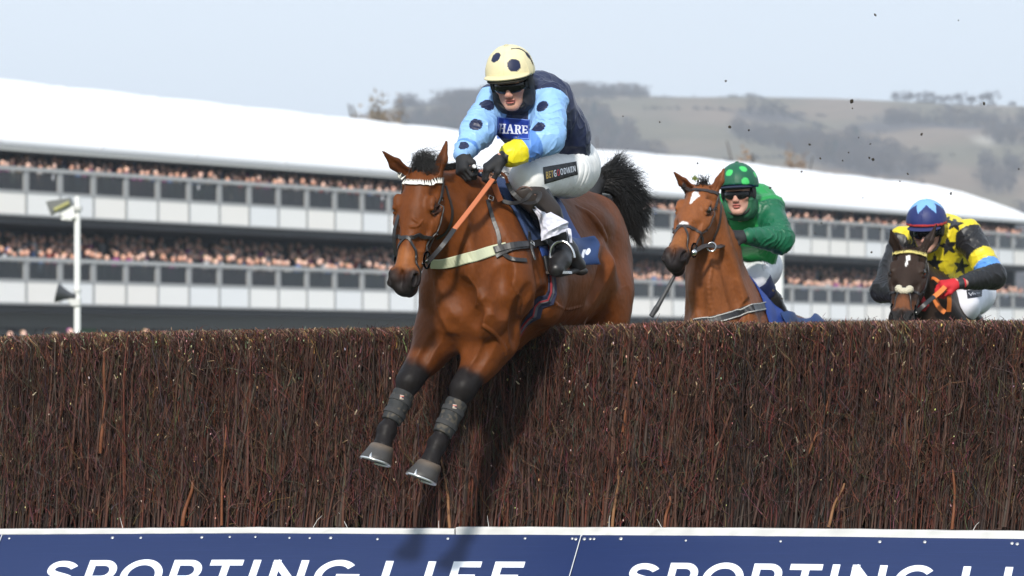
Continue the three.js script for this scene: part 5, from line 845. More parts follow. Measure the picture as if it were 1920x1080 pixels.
  const axes = cfg.arms.map((a) => [[a.shoulder, a.elbow], [a.elbow, a.wrist]]).flat();
  const ridge = (n) => { const r = Math.max(0, 1 - Math.abs(n) * 3.2); return r * r; };
  jk.post = (x, y, z) => {   // folds: thin sharp creases over soft hollows, more of them across the sleeves by the elbows
    let w = 0.006 * N3(x * 7 + y * 3, y * 10, z * 7) + 0.0012 * N3(x * 30, y * 34, z * 30) - 0.0042 * ridge(N3(x * 9 + y * 7, y * 5 - x * 4, z * 9)) - 0.0022 * ridge(N3(x * 15 - y * 9 + 4, y * 11 + x * 6, z * 15));
    for (const [A, B] of axes) { const dx = B.x - A.x, dy = B.y - A.y, dz = B.z - A.z, l2 = dx * dx + dy * dy + dz * dz, t = ((x - A.x) * dx + (y - A.y) * dy + (z - A.z) * dz) / l2; if (t < -0.1 || t > 1.1) continue; const ex = x - A.x - dx * t, ey = y - A.y - dy * t, ez = z - A.z - dz * t, d2 = ex * ex + ey * ey + ez * ez; if (d2 > 0.016) continue; const s = Math.sin(t * 19 + 9 * ex + 7 * N3(x * 8, y * 8, z * 8)); w -= 0.0050 * Math.pow(1 - Math.abs(s), 2) * (0.35 + 0.65 * smooth(-0.2, 0.3, N3(x * 7 + 3, y * 7, z * 7))); }
    return w + 0.0015;
  };
  for (const c of cfg.cuts ?? []) jk.fn((x, y, z) => (x - c.p.x) * c.n.x + (y - c.p.y) * c.n.y + (z - c.p.z) * c.n.z, c.p, 3, 0.006, 0, 2);
  const jacket = part(root, 'silks', jk.mesh(cell, (p, g, list) => cfg.silkColor(p, g, jk, list).map((v) => v * (1 + 0.05 * N3(p.x * 220, p.y * 220, p.z * 220)))), vcol(cfg.silkRough ?? 0.42, { specularIntensity: 0.7, sheen: 0.3, sheenRoughness: 0.5, sheenColor: new THREE.Color(0.5, 0.5, 0.6) }));
  // ---- breeches, boots
  const br = new Field(); br.ell(j.pelvis, [0.155, 0.13, 0.14], null, 0.06);
  for (const q of cfg.legs) { br.cap(j.pelvis, q.hip, 0.125, q.r?.[0] ?? 0.105, 0.07); br.cap(q.hip, q.knee, q.r?.[0] ?? 0.105, q.r?.[1] ?? 0.068, 0.04); br.cap(q.knee, V().lerpVectors(q.knee, q.ankle, 0.26), q.r?.[1] ?? 0.066, 0.056, 0.025); }
  br.post = (x, y, z) => { let w = 0.0018 * N3(x * 24, y * 24, z * 24); for (const q of cfg.legs) { const A = q.hip, B = q.knee, dx = B.x - A.x, dy = B.y - A.y, dz = B.z - A.z, t = ((x - A.x) * dx + (y - A.y) * dy + (z - A.z) * dz) / (dx * dx + dy * dy + dz * dz); w += 0.0035 * (1 - Math.min(1, Math.abs(Math.sin(t * 17 + 2.2 * N3(x * 6, y * 8, z * 6))) * 2.2)) * smooth(-0.7, -0.1, -Math.abs(t - 0.3)); } return w; };
  const breeches = part(root, 'breeches', br.mesh(cell, null), std(cfg.breeches ?? [0.66, 0.66, 0.67], 0.6));
  for (const q of cfg.legs) {
    const bo = new Field(), top = V().lerpVectors(q.knee, q.ankle, q.bootTop ?? 0.12), dn = V().subVectors(q.ankle, q.knee).normalize(), ft = V().subVectors(q.toe, q.ankle);
    const fa = q.fat ?? 1; bo.cap(top, V().lerpVectors(q.knee, q.ankle, 0.5), 0.062 * fa, 0.060 * fa, 0.03); bo.cap(V().lerpVectors(q.knee, q.ankle, 0.5), q.ankle, 0.060 * fa, 0.043 * fa, 0.03); bo.cap(q.ankle, q.toe, 0.044 * fa, 0.035 * fa, 0.03); bo.ell(V().lerpVectors(q.ankle, q.toe, 0.6), [0.046 * fa, 0.034 * fa, 0.05 * fa], null, 0.03); if (q.heel) bo.cap(V().lerpVectors(q.ankle, q.heel, 0.2), q.heel, 0.045, 0.032, 0.03);
    const heel = q.heel ?? q.ankle.clone().addScaledVector(dn, 0.04).addScaledVector(ft, -0.22); bo.cap(q.ankle, heel, 0.042, 0.034, 0.02);
    bo.fn((x, y, z) => -((x - top.x) * dn.x + (y - top.y) * dn.y + (z - top.z) * dn.z), top, 0.4, 0.008, 0, 2);
    bo.post = (x, y, z) => 0.0022 * Math.sin(((x - q.ankle.x) * dn.x + (y - q.ankle.y) * dn.y + (z - q.ankle.z) * dn.z) * 120 + 6 * N3(x * 15, y * 15, z * 15)) * N3(x * 9, y * 9, z * 9);
    const boot = part(root, 'boot', bo.mesh(cell, null), std([0.014, 0.013, 0.014], 0.4));
    const so = new Field(); so.cap(heel.clone().addScaledVector(dn, 0.026), q.toe.clone().addScaledVector(dn, 0.03), 0.014, 0.012, 0.02); so.ell(heel.clone().addScaledVector(dn, 0.034), [0.034, 0.02, 0.034], null, 0.01); part(root, 'sole', so.mesh(0.007, null), std([0.02, 0.018, 0.017], 0.6), boot);
  }
  // ---- gloves
  for (const a of cfg.arms) if (a.glove) {
    const g = new Field(), q = addHand(g, a.wrist, a.dir, a.palm, a.thumb, a.curl, 1.02, 0.034);
    g.fn((x, y, z) => -((x - a.wrist.x) * q.d.x + (y - a.wrist.y) * q.d.y + (z - a.wrist.z) * q.d.z) - 0.045, a.wrist, 0.3, 0.006, 0, 2);
    const glove = part(root, 'glove', g.mesh(0.0036, null), std(a.glove, 0.75));
    if (a.cuff) { const w = new Field(); w.cap(q.at(-0.03, 0, 0), q.at(-0.002, 0, 0), 0.038, 0.037, 0.01, 0, [q.p, 0.85]); w.fn((x, y, z) => Math.abs((x - a.wrist.x) * q.d.x + (y - a.wrist.y) * q.d.y + (z - a.wrist.z) * q.d.z + 0.016) - 0.018, a.wrist, 0.3, 0.005, 0, 2); part(root, 'wrist_strap', w.mesh(0.0045, null), std(a.cuff, 0.5), glove); }
  }
  // ---- helmet with its silk cover, peak, harness; goggles; scarf
  const he = new Field(), hc = hd(0, 0.045, -0.005), hr = cfg.helmet.r ?? [0.117, 0.131, 0.132]; he.ell(hc, hr.map((x) => x * K), HB, 0.01);
  const cutY = cfg.helmet.cut ?? -0.012; he.fn((x, y, z) => -((x - hc.x) * u.x + (y - hc.y) * u.y + (z - hc.z) * u.z) + cutY * K + 0.18 * Math.max(0, (x - hc.x) * fw.x + (y - hc.y) * fw.y + (z - hc.z) * fw.z) - 0.004, hc, 0.4, 0.010, 0, 2);
  he.post = (x, y, z) => { const a = (x - hc.x) * r.x + (y - hc.y) * r.y + (z - hc.z) * r.z, bb = (x - hc.x) * u.x + (y - hc.y) * u.y + (z - hc.z) * u.z, c = (x - hc.x) * fw.x + (y - hc.y) * fw.y + (z - hc.z) * fw.z, th = Math.atan2(a, c); return 0.0016 * N3(x * 22, y * 22, z * 22) + 0.0012 * Math.sin(th * 22 + 3 * N3(x * 12, y * 12, z * 12)) * smooth(0.05, -0.03, bb) + 0.0022 * (1 - Math.min(1, Math.abs(Math.sin(th * 3)) * 9)) * -1; };
  const helmet = part(root, 'helmet', he.mesh(Math.min(cell, 0.0055), (p) => { const q = V().subVectors(p, hc); return cfg.helmet.color(p, q.dot(r) / K, q.dot(u) / K, q.dot(fw) / K, he); }), vcol(0.5, { specularIntensity: 0.6, side: THREE.DoubleSide }));
  { const p = new Field(), pk = hd(0, 0.034, 0.082), tilt = basis(r, V().copy(u).multiplyScalar(0.99).addScaledVector(fw, -0.08), V().copy(fw).multiplyScalar(0.99).addScaledVector(u, 0.08)); p.ell(pk, [0.098 * K, 0.012, 0.078 * K], tilt, 0.01); p.ell(hd(0, -0.01, 0.06), [0.09 * K, 0.03, 0.06 * K], HB, 0.01, 0, 1); part(root, 'peak', p.mesh(0.005, null), std(cfg.helmet.peak ?? [0.022, 0.02, 0.017], 0.85), helmet); }
  { const bt = new THREE.SphereGeometry(0.012, 12, 8); bt.scale(1, 0.45, 1); bt.applyMatrix4(HB); const t = hd(0, 0.045 + hr[1] + 0.001, -0.005); bt.translate(t.x, t.y, t.z); part(root, 'button', bt, std(cfg.helmet.button ?? [0.5, 0.46, 0.3], 0.6), helmet); }
  for (const l of both) part(root, 'chin_strap', rod([hd(l * 0.088, 0.02, 0.02), hd(l * 0.080, -0.05, 0.026), hd(l * 0.055, -0.105, 0.045), hd(0, -0.128, 0.055)], 0.0065, 6, 16), std([0.012, 0.012, 0.013], 0.7), helmet);
  for (const l of both) { const p = new Field(); p.ell(hd(l * 0.088, 0.0, 0.0), [0.014, 0.045, 0.045], HB, 0.01); part(root, 'ear_pad', p.mesh(0.006, null), std([0.014, 0.014, 0.016], 0.8), helmet); }
  { const g = new Field(), gy = cfg.goggleY ?? -0.008; g.ell(hd(0, gy, 0.0), s3(0.088, 0.075, 0.108), HB, 0.01); g.fn((x, y, z) => { const q = [(x - cfg.head.c.x), (y - cfg.head.c.y), (z - cfg.head.c.z)], a = Math.abs(q[0] * r.x + q[1] * r.y + q[2] * r.z) / K, yy = (q[0] * u.x + q[1] * u.y + q[2] * u.z) / K - gy, zz = (q[0] * fw.x + q[1] * fw.y + q[2] * fw.z) / K; const h = 0.0235 - (a < 0.014 ? 0.011 * (1 - a / 0.014) * (yy < 0 ? 1 : 0) : 0) - 0.25 * Math.max(0, a - 0.05); return Math.max(Math.abs(yy) - h, 0.028 - zz); }, cfg.head.c, 0.3, 0.006, 0, 2); const gg = part(root, 'goggles', g.mesh(0.004, null), std([0.007, 0.007, 0.008], 0.16, { specularIntensity: 0.7 }));
    const c = []; for (let i = 0; i <= 24; i++) { const a = 0.95 + i / 24 * (2 * Math.PI - 1.9); c.push(hd(Math.sin(a) * 0.094, gy + 0.002, Math.cos(a) * 0.1)); } part(root, 'goggle_strap', band(c, c.map((p) => V().subVectors(p, cfg.head.c).normalize()), 0.026, 0.005), std([0.012, 0.012, 0.013], 0.7), gg); }
  if (cfg.scarf) { const s = new Field(); s.cap(hd(0, -0.075, -0.03), j.neck, 0.078, 0.088, 0.04); s.cap(hd(-0.04, -0.1, -0.0), hd(0.04, -0.1, -0.0), 0.05, 0.05, 0.03); for (const l of both) s.ell(hd(l * 0.068, -0.04, -0.01), s3(0.026, 0.075, 0.055), HB, 0.03); s.post = jk.post; part(root, 'neck_scarf', s.mesh(0.006, null), std(cfg.scarf, 0.7)); }
  return { root, jk, br, he, b, jacket, breeches, helmet, hd, r, u, fw };
}
const spotsOn = (field, list, z0) => list.map(([x, y, rad]) => { const c = field.hit(x, y, z0); return c ? [c, rad * (DIST - c.z) / 8800] : null; }).filter(Boolean);
const inSpot = (p, spots) => { for (const [c, rad] of spots) if (c.distanceTo(p) < rad) return true; return false; };

// ---------------------------------------------------------------- rider in navy and light blue with spots
{
  const NAVY = [0.014, 0.020, 0.058], SKY = [0.27, 0.48, 0.82], CREAM = [0.71, 0.63, 0.39], BLUE = [0.10, 0.24, 0.62], YEL = [0.78, 0.66, 0.02];
  const j = { neck: P(985, 178, 0.16), chest: P(990, 218, 0.10), waist: P(1043, 262, -0.12), pelvis: P(1062, 312, -0.24) };
  const RS = P(928, 188, 0.12), RE = P(895, 246, 0.30), RW = P(868, 290, 0.43), LS = P(1030, 186, 0.20), LE = P(1028, 259, 0.36), LW = P(943, 296, 0.48);
  let spots = null;
  const rider = makeRider({
    label: 'crouching rider in navy silks with spotted light blue sleeves and cream spotted cap', j, cell: 0.0048, faceCell: 0.003,
    head: { c: P(959, 153, 0.30), F: V(-0.18, -0.34, 0.92), up: V(-0.10, 1, 0.1), k: 0.98 },
    arms: [{ shoulder: RS, elbow: RE, wrist: RW, dir: V(-0.02, -0.75, 0.45), palm: V(0.75, -0.35, -0.4), thumb: V(0.5, 0.3, 0.8), curl: 0.95, sleeve: [0.077, 0.076, 0.074, 0.046], end: 0.97, glove: [0.012, 0.012, 0.014], cuff: [0.016, 0.016, 0.018], tag: 1 },
      { shoulder: LS, elbow: LE, wrist: LW, dir: V(-0.82, -0.55, 0.05), palm: V(0.35, -0.75, -0.35), thumb: V(-0.2, 0.1, 0.9), curl: 0.85, sleeve: [0.080, 0.075, 0.072, 0.059], end: 0.80, glove: [0.012, 0.012, 0.014], cuff: [0.016, 0.016, 0.018], tag: 2 }],
    legs: [{ hip: P(1012, 312, -0.32), knee: P(928, 338, 0.05), ankle: P(935, 470, -0.25), toe: P(915, 500, -0.10), bootTop: 0.14 }, { hip: P(1060, 322, -0.10), knee: P(990, 336, 0.26), ankle: P(1060, 468, 0.14), toe: P(1043, 505, 0.27), heel: P(1083, 497, 0.08), r: [0.112, 0.085], bootTop: 0.10, fat: 1.08 }],
    puffs: [{ c: P(1030, 205, 0.0), r: [0.13, 0.15, 0.15] }, { c: P(1058, 246, -0.1), r: [0.10, 0.11, 0.14] }, { c: P(1006, 170, 0.06), r: [0.085, 0.09, 0.1] }],
    silkColor: (p, g, jk) => {
      spots ??= spotsOn(jk, [[913, 196, 14.5], [892, 233, 13], [869, 272, 10.5], [1016, 199, 12.5], [1009, 239, 13.5], [996, 270, 9]], 1.6);
      const tag = jk.nearestTag(p); if (tag === 0) return NAVY;
      if (tag === 1) { const t = along(p, RE, RW); if (t > 0.70 && t < 0.78) return BLUE; }
      if (tag === 2) { const t = along(p, LE, LW); if (t > 0.60) return YEL; if (t > 0.30) return BLUE; }
      return inSpot(p, spots) ? NAVY : SKY;
    },
    helmet: { color: (p, a, b, c, he) => { rider1Spots ??= spotsOn(he, [[929, 107, 11], [964, 122, 13], [991, 104, 9]], 1.6); return inSpot(p, rider1Spots) ? NAVY : CREAM.map((v) => v * (1 + 0.06 * N3(p.x * 90, p.y * 90, p.z * 90))); }, peak: [0.03, 0.026, 0.018] },
    breeches: [0.80, 0.80, 0.79], scarf: [0.012, 0.014, 0.022],
  });
  const { root, jk, br, helmet, jacket, breeches } = rider;
  // cream peak cover above the dark peak
  { const p = new Field(), q = rider; p.ell(q.hd(0, 0.050, 0.078), [0.108, 0.015, 0.085], basis(q.r, V().copy(q.u).multiplyScalar(0.99).addScaledVector(q.fw, -0.08), V().copy(q.fw).multiplyScalar(0.99).addScaledVector(q.u, 0.08)), 0.01); part(root, 'peak_cover', p.mesh(0.005, null), std([0.62, 0.55, 0.34], 0.6), helmet); }
  part(root, 'cap_cord', rod([[958, 92], [975, 92], [988, 101], [998, 118], [999, 140], [995, 152]].map(([x, y]) => rider.he.hit(x, y) ?? P(x, y, 0.28)), 0.0035, 5, 24), std([0.02, 0.022, 0.03], 0.7), helmet);
  const hare = canvasTexture(512, 320, (c, w, h) => { c.fillStyle = '#16358c'; c.fillRect(0, 0, w, h); c.strokeStyle = '#6f93d8'; c.lineWidth = 7; c.strokeRect(6, 6, w - 12, h - 12); c.fillStyle = '#dfe4f0'; c.font = 'bold 190px serif'; c.textAlign = 'center'; c.textBaseline = 'middle'; c.save(); c.translate(w / 2, h * 0.52); c.scale(Math.min(1, (w - 40) / c.measureText('HARE').width), 1); c.fillText('HARE', 0, 0); c.strokeStyle = '#dfe4f0'; c.lineWidth = 4; c.strokeText('HARE', 0, 0); c.restore(); });
  part(root, 'sponsor_patch', patchPx(jk, [[932, 219], [994, 224], [992, 262], [932, 260]], 22, 16, 0.004), std(0xffffff, 0.5, { map: hare }), jacket);
  const bet = canvasTexture(512, 256, (c, w, h) => { c.fillStyle = '#0c0c0e'; c.fillRect(0, 0, w, h); c.font = 'bold 150px sans-serif'; c.textBaseline = 'middle'; const parts = [['BET', '#c9a545'], ['G', '#eeeef2'], ['O', '#c92a3a'], ['ODWIN', '#eeeef2']], tot = parts.reduce((s, [t]) => s + c.measureText(t).width, 0); c.save(); c.scale((w - 44) / tot, 1); let x = 22 * tot / (w - 44); for (const [t, col] of parts) { c.fillStyle = col; c.fillText(t, x, h * 0.52); x += c.measureText(t).width; } c.restore(); });
  part(root, 'sponsor_patch', patchPx(br, [[1018, 314], [1080, 303], [1083, 327], [1021, 345]], 22, 12, 0.003), std(0xffffff, 0.55, { map: bet }), breeches);
  // brown and black flap of the boot top, stirrup with its leather, white cloth caught at the boot
  { const g = new Field(); g.cap(P(986, 357, 0.30), P(1028, 398, 0.255), 0.07, 0.062, 0.04, 0, [V(0.3, 0, 0.95), 0.7]); g.cap(P(975, 358, 0.30), P(1000, 362, 0.30), 0.04, 0.05, 0.03, 0, [V(0.3, 0, 0.95), 0.7]); const c = P(1005, 352, 0.28); g.fn((x, y, z) => (y - c.y) - 0.3 * (x - c.x) - 0.012, c, 0.4, 0.006, 0, 2); part(root, 'boot_top', g.mesh(0.006, null), std([0.028, 0.02, 0.017], 0.6)); }
  { const c = curvePts([P(966, 362, 0.335), P(978, 351, 0.345), P(992, 352, 0.345), P(1004, 366, 0.34)], 16); part(root, 'boot_piping', band(c, c.map(() => V(0.2, 0.2, 0.95)), 0.007, 0.006), std([0.11, 0.06, 0.045], 0.6)); }
  const st1 = new THREE.TorusGeometry(0.062, 0.007, 8, 28, Math.PI * 1.15); st1.rotateZ(-0.23); st1.scale(0.92, 1.2, 1); st1.rotateZ(0.25); st1.rotateY(-0.25); { const c = P(1054, 482, 0.25); st1.translate(c.x, c.y, c.z); }
  const S = thing('stirrup', 'steel stirrup iron and black leather holding the near boot of the leading rider', 'stirrup', P(1044, 500, 0.15));
  part(S, 'iron', st1, M_METAL); { const g = new THREE.BoxGeometry(0.11, 0.012, 0.06); const c = P(1048, 511, 0.25); g.rotateY(-0.3); g.translate(c.x, c.y, c.z); part(S, 'tread', g, M_METAL); }
  part(S, 'leather', (() => { const c = curvePts([P(1012, 385, 0.2), P(1024, 425, 0.2), P(1033, 455, 0.205), P(1037, 492, 0.20)], 14); return band(c, c.map(() => V(0.35, 0.1, 0.9)), 0.03, 0.006); })(), M_LEATHER);
  const wh = thing('white_cloth', 'crumpled white cloth hanging over the leading rider boot beside the saddle', 'cloth', P(1040, 450, 0.2));
  { const rows = [[[990, 380, 0.30], [1006, 390, 0.335], [1022, 399, 0.34], [1035, 397, 0.32]], [[1003, 399, 0.325], [1020, 408, 0.35], [1042, 410, 0.335], [1060, 414, 0.285]], [[1012, 424, 0.33], [1028, 428, 0.35], [1047, 426, 0.335], [1067, 424, 0.27]], [[1015, 452, 0.325], [1030, 446, 0.345], [1045, 441, 0.325], [1060, 434, 0.28]]].map((r) => r.map((q) => P(...q)));
    part(wh, 'fabric', clothSheet(rows, 44, (u, v) => { const a = Math.atan2(1.05 - v, u + 0.12), rr = Math.hypot(1.05 - v, u + 0.12); return 0.013 * (0.5 - Math.abs(Math.sin(a * 6.2 + 0.8 * N3(u * 3, v * 3, 2)))) * smooth(0, 0.5, rr) + 0.005 * N3(u * 7, v * 7, 5); }), std([0.66, 0.66, 0.76], 0.7, { side: THREE.DoubleSide }));
    part(wh, 'fabric', clothSheet([[[1058, 428, 0.2], [1064, 426, 0.19], [1070, 432, 0.17]], [[1062, 440, 0.2], [1068, 442, 0.19], [1074, 446, 0.17]], [[1066, 454, 0.2], [1072, 456, 0.18], [1075, 458, 0.17]]].map((r) => r.map((q) => P(...q))), 14, (u, v) => 0.006 * Math.sin(u * 9 + v * 4), 0.004), std([0.66, 0.66, 0.76], 0.7, { side: THREE.DoubleSide })); }
  // whip held in the far hand
  const w = thing('whip', 'black riding whip with a pale round end held in the leading rider hand', 'whip', P(870, 322, 0.46));
  part(w, 'handle', taperTube([P(889, 312, 0.52), P(878, 320, 0.48), P(866, 329, 0.44)], 0.0135, 0.012, 12), std([0.03, 0.031, 0.033], 0.5));
  { const g = new THREE.CylinderGeometry(0.0098, 0.0098, 0.006, 16), d = V().subVectors(P(889, 312, 0.52), P(866, 329, 0.44)).normalize(); g.applyMatrix4(new THREE.Matrix4().makeRotationFromQuaternion(new THREE.Quaternion().setFromUnitVectors(V(0, 1, 0), d))); const c = P(889, 312, 0.52); g.translate(c.x, c.y, c.z); part(w, 'end_cap', g, std([0.7, 0.7, 0.7], 0.5)); }
  part(w, 'shaft', taperTube([P(866, 329, 0.44), P(840, 350, 0.32), P(800, 380, 0.12)], 0.009, 0.004, 8), std([0.02, 0.02, 0.021], 0.5));
}

// ---------------------------------------------------------------- the second horse and its rider in green
{
  const W = P(1398, 545, -4.85), yaw = 22 * Math.PI / 180, pitch = 0.2, H = Hof(W, yaw, pitch);
  const fl = (l) => ({ shoulder: H(0.32, -0.5, l * 0.17), elbow: H(0.28, -0.68, l * 0.17), knee: H(0.62, -0.82, l * 0.15), fetlock: H(0.45, -1.05, l * 0.14), coronet: H(0.40, -1.09, l * 0.14), sole: H(0.33, -1.14, l * 0.14) });
  const hl = (l) => ({ hip: H(-0.93, -0.5, l * 0.15), stifle: H(-0.80, -0.78, l * 0.17), hock: H(-1.02, -1.02, l * 0.14), fetlock: H(-0.92, -1.24, l * 0.13), coronet: H(-0.88, -1.28, l * 0.13), sole: H(-0.86, -1.34, l * 0.13) });
  const h = makeHorse({ label: 'bay horse with white star and dark bridle rising behind the fence under the green rider', W, yaw, pitch, cell: 0.0075, colors: { coat: [0.19, 0.064, 0.021], points: [0.012, 0.010, 0.010], muzzle: [0.016, 0.013, 0.013], tan: [0.26, 0.095, 0.03], ear: [0.15, 0.05, 0.018] },
    poll: P(1312, 345, -4.25), muzzle: P(1256, 486, -3.92), n: V(-0.36, 0.5, 0.8), ears: [P(1263, 322, -4.2), P(1358, 315, -4.25)], earTurn: [-0.3, -0.7], arch: 0.05, neckSide: V(-0.02, 0, 0),
    star: [[0.105, 0.005, 0.035, 0.026], [0.14, 0.0, 0.04, 0.012], [0.325, -0.005, 0.02, 0.035]], fore: [fl(-1), fl(1)], hind: [hl(-1), hl(1)], headWide: 1.08,
    details: (f) => { for (const [px, r, d, k] of [[[[1318, 478], [1312, 530], [1316, 590]], 0.025, 0.012, 0.03], [[[1352, 480], [1372, 530], [1385, 590]], 0.03, 0.01, 0.035], [[[1410, 560], [1395, 585], [1392, 603]], 0.02, 0.01, 0.02]]) f.line(px, r, d, k, -2.5); for (const [px, r, d, k] of [[[[1335, 490], [1330, 540], [1338, 595]], 0.01, -0.004, 0.012], [[[1295, 410], [1304, 424], [1308, 440]], 0.004, -0.0024, 0.006]]) f.line(px, r, d, k, -2.5); } });
  const { root, f, Q } = h, BR = std([0.03, 0.022, 0.02], 0.45);
  makeBridle(h, { leather: BR });
  const lock = []; for (let i = 0; i < 120; i++) { const r = Q(rnd(-0.05, 0.03), rnd(-0.09, -0.02), gauss() * 0.03); lock.push(hairStrand([r, r.clone().add(V(gauss() * 0.015, 0.025, 0.02)), r.clone().add(V(gauss() * 0.03, rnd(0.02, 0.05), 0.04))], 0.0028, 5)); } part(root, 'forelock', strands(lock), M_HAIR);
  const grass = []; for (let i = 0; i < 26; i++) { const r = P(1302 + gauss() * 5, 334 + gauss() * 3, -4.1); grass.push(hairStrand([r, jit(r, 0.012), jit(r, 0.022)], 0.004, 5)); } part(root, 'grass_tuft', strands(grass), std([0.20, 0.24, 0.05], 0.9));
  const S = (name, px, w, mat, parent, lift = 0.004, n = 26) => { const c = curvePts(px.map(([x, y]) => V(x, y, 0)), n).map((q) => f.hit(q.x, q.y, -2.5)).filter(Boolean), nm = c.map((p) => f.grad(p, f.p, 0.008)); return part(root, name, band(c.map((p, i) => p.clone().addScaledVector(nm[i], lift)), nm, w, 0.007), mat, parent ?? root); };
  const bg = S('breast_girth', [[1302, 605], [1330, 602], [1370, 592], [1405, 580], [1434, 574]], 0.05, M_LEATHER, null, 0.006); S('breast_edging', [[1303, 599], [1330, 596], [1370, 585.5], [1405, 573.5], [1432, 568]], 0.005, std([0.5, 0.5, 0.48], 0.7), bg, 0.012); S('breast_edging', [[1303, 611], [1330, 608], [1370, 598], [1405, 586], [1432, 580]], 0.005, std([0.5, 0.5, 0.48], 0.7), bg, 0.012);
  const Up = h.Up, Lf = h.Lf, ring = (s, deg, rad = 0.75) => { const a = deg * Math.PI / 180, dir = Up.clone().multiplyScalar(Math.cos(a)).addScaledVector(Lf, Math.sin(a)); return { o: H(s, -0.36, 0).addScaledVector(dir, rad), dir: dir.negate() }; };
  part(root, 'saddle_cloth', sheet(f, (u, v) => ring(lerp(0.10, -0.5, u) - 0.05 * Math.abs(2 * v - 1), lerp(-84, 84, v)), 14, 28, 0.012, 0.01), std([0.015, 0.055, 0.30], 0.6));
  const cloth = canvasTexture(256, 128, (c, w, hh) => { c.fillStyle = '#1c3767'; c.fillRect(0, 0, w, hh); c.fillStyle = '#e8ebf4'; for (const [x, y, a, b2] of [[20, 20, 40, 60], [90, 50, 46, 26], [160, 20, 30, 70], [210, 60, 30, 26]]) c.fillRect(x, y, a, b2); });
  part(root, 'number_cloth', sheet(f, (u, v) => { const q = ring(lerp(-0.15, -0.70, u), lerp(30, 80, v)); return { ...q, plus: 0.015 * Math.sin(u * 9 + v * 5) + 0.05 * u }; }, 16, 10, 0.03, 0.006), std(0xffffff, 0.6, { map: cloth }));
  { const g = new Field(); g.cap(H(0.05, 0.0, 0), H(-0.34, 0.0, 0), 0.06, 0.07, 0.05); part(root, 'saddle', g.mesh(0.012), std([0.02, 0.016, 0.014], 0.4)); }
  const ringL = f.onto(Q(0.445, -0.115, 0.075)).addScaledVector(h.w0, 0.012), c = curvePts([ringL, P(1322, 461, -4.1), P(1345, 463, -4.2), P(1362, 456, -4.35), P(1376, 447, -4.5)], 24), rein = part(root, 'rein', band(c, c.map(() => V(-0.1, 0.25, 0.95)), 0.026, 0.008), BR);
  { const g = new THREE.TorusGeometry(0.024, 0.005, 8, 24); const p = P(1334, 463, -4.14); g.translate(p.x, p.y, p.z); part(root, 'martingale_ring', g, M_METAL, rein); }
  { const g = new THREE.SphereGeometry(0.02, 14, 10), p = f.onto(Q(0.46, -0.095, 0.075)).addScaledVector(h.w0, 0.02); g.translate(p.x, p.y, p.z); part(root, 'bit_cheek', g, M_METAL, rein);  }
  const tail = []; for (let i = 0; i < 120; i++) { const r = H(-1.12, -0.12, gauss() * 0.03); tail.push(hairStrand([r, r.clone().add(V(0.1, 0.02, -0.2)), r.clone().add(V(0.15 + gauss() * 0.08, -0.35 + gauss() * 0.1, -0.35))], 0.004, 6)); } part(root, 'tail', strands(tail), M_HAIR);

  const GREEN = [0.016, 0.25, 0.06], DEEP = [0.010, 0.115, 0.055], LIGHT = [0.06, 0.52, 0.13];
  const RS = P(1362, 388, -5.0), LS = P(1442, 390, -4.88), LE = P(1463, 450, -4.72), LW = P(1400, 443, -4.52);
  let cap2 = null;
  const r = makeRider({
    label: 'rider in bright green silks and a green cap with lighter green spots', j: { neck: P(1398, 392, -4.85), chest: P(1405, 418, -4.95), waist: P(1412, 462, -5.15), pelvis: P(1412, 498, -5.4) }, cell: 0.0065, faceCell: 0.0036,
    head: { c: P(1385, 362, -4.72), F: V(-0.24, -0.08, 0.97), up: V(-0.05, 1, 0), k: 0.99 },
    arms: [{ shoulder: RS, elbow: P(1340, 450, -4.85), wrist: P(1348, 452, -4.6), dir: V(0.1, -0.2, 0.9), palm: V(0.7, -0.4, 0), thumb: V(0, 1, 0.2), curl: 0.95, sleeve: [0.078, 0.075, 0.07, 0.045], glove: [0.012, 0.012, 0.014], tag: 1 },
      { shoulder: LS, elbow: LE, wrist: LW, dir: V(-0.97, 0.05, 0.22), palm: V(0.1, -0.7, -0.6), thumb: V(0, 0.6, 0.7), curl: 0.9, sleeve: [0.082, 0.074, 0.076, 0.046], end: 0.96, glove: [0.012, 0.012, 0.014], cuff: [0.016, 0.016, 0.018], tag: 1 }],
    legs: [{ hip: P(1396, 502, -5.45), knee: P(1380, 510, -4.98), ankle: P(1378, 610, -5.2), toe: P(1372, 630, -5.05) }, { hip: P(1427, 503, -5.36), knee: P(1416, 522, -4.90), ankle: P(1474, 606, -5.08), toe: P(1482, 630, -4.95), r: [0.102, 0.08], bootTop: 0.2 }],
    puffs: [{ c: P(1412, 385, -5.05), r: [0.15, 0.13, 0.14] }, { c: P(1372, 400, -4.98), r: [0.09, 0.12, 0.10] }, { c: P(1380, 440, -5.0), r: [0.09, 0.12, 0.1] }],
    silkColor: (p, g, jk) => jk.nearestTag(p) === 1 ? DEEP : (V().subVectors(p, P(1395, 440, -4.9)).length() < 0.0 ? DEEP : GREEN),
    helmet: { color: (p, a, b, c, he) => { cap2 ??= spotsOn(he, [[1367, 323.5, 7.5], [1394, 316, 7.5], [1398, 340, 7.8], [1416, 327, 6]], -2); return b < -0.012 + 0.16 * Math.max(0, c) && b < 0.03 ? [0.02, 0.05, 0.22] : inSpot(p, cap2) ? LIGHT : [0.012, 0.095, 0.05]; }, peak: [0.012, 0.02, 0.05], button: DEEP },
    breeches: [0.80, 0.80, 0.84], skin: [0.55, 0.31, 0.24], scarf: [0.012, 0.10, 0.045],
  });
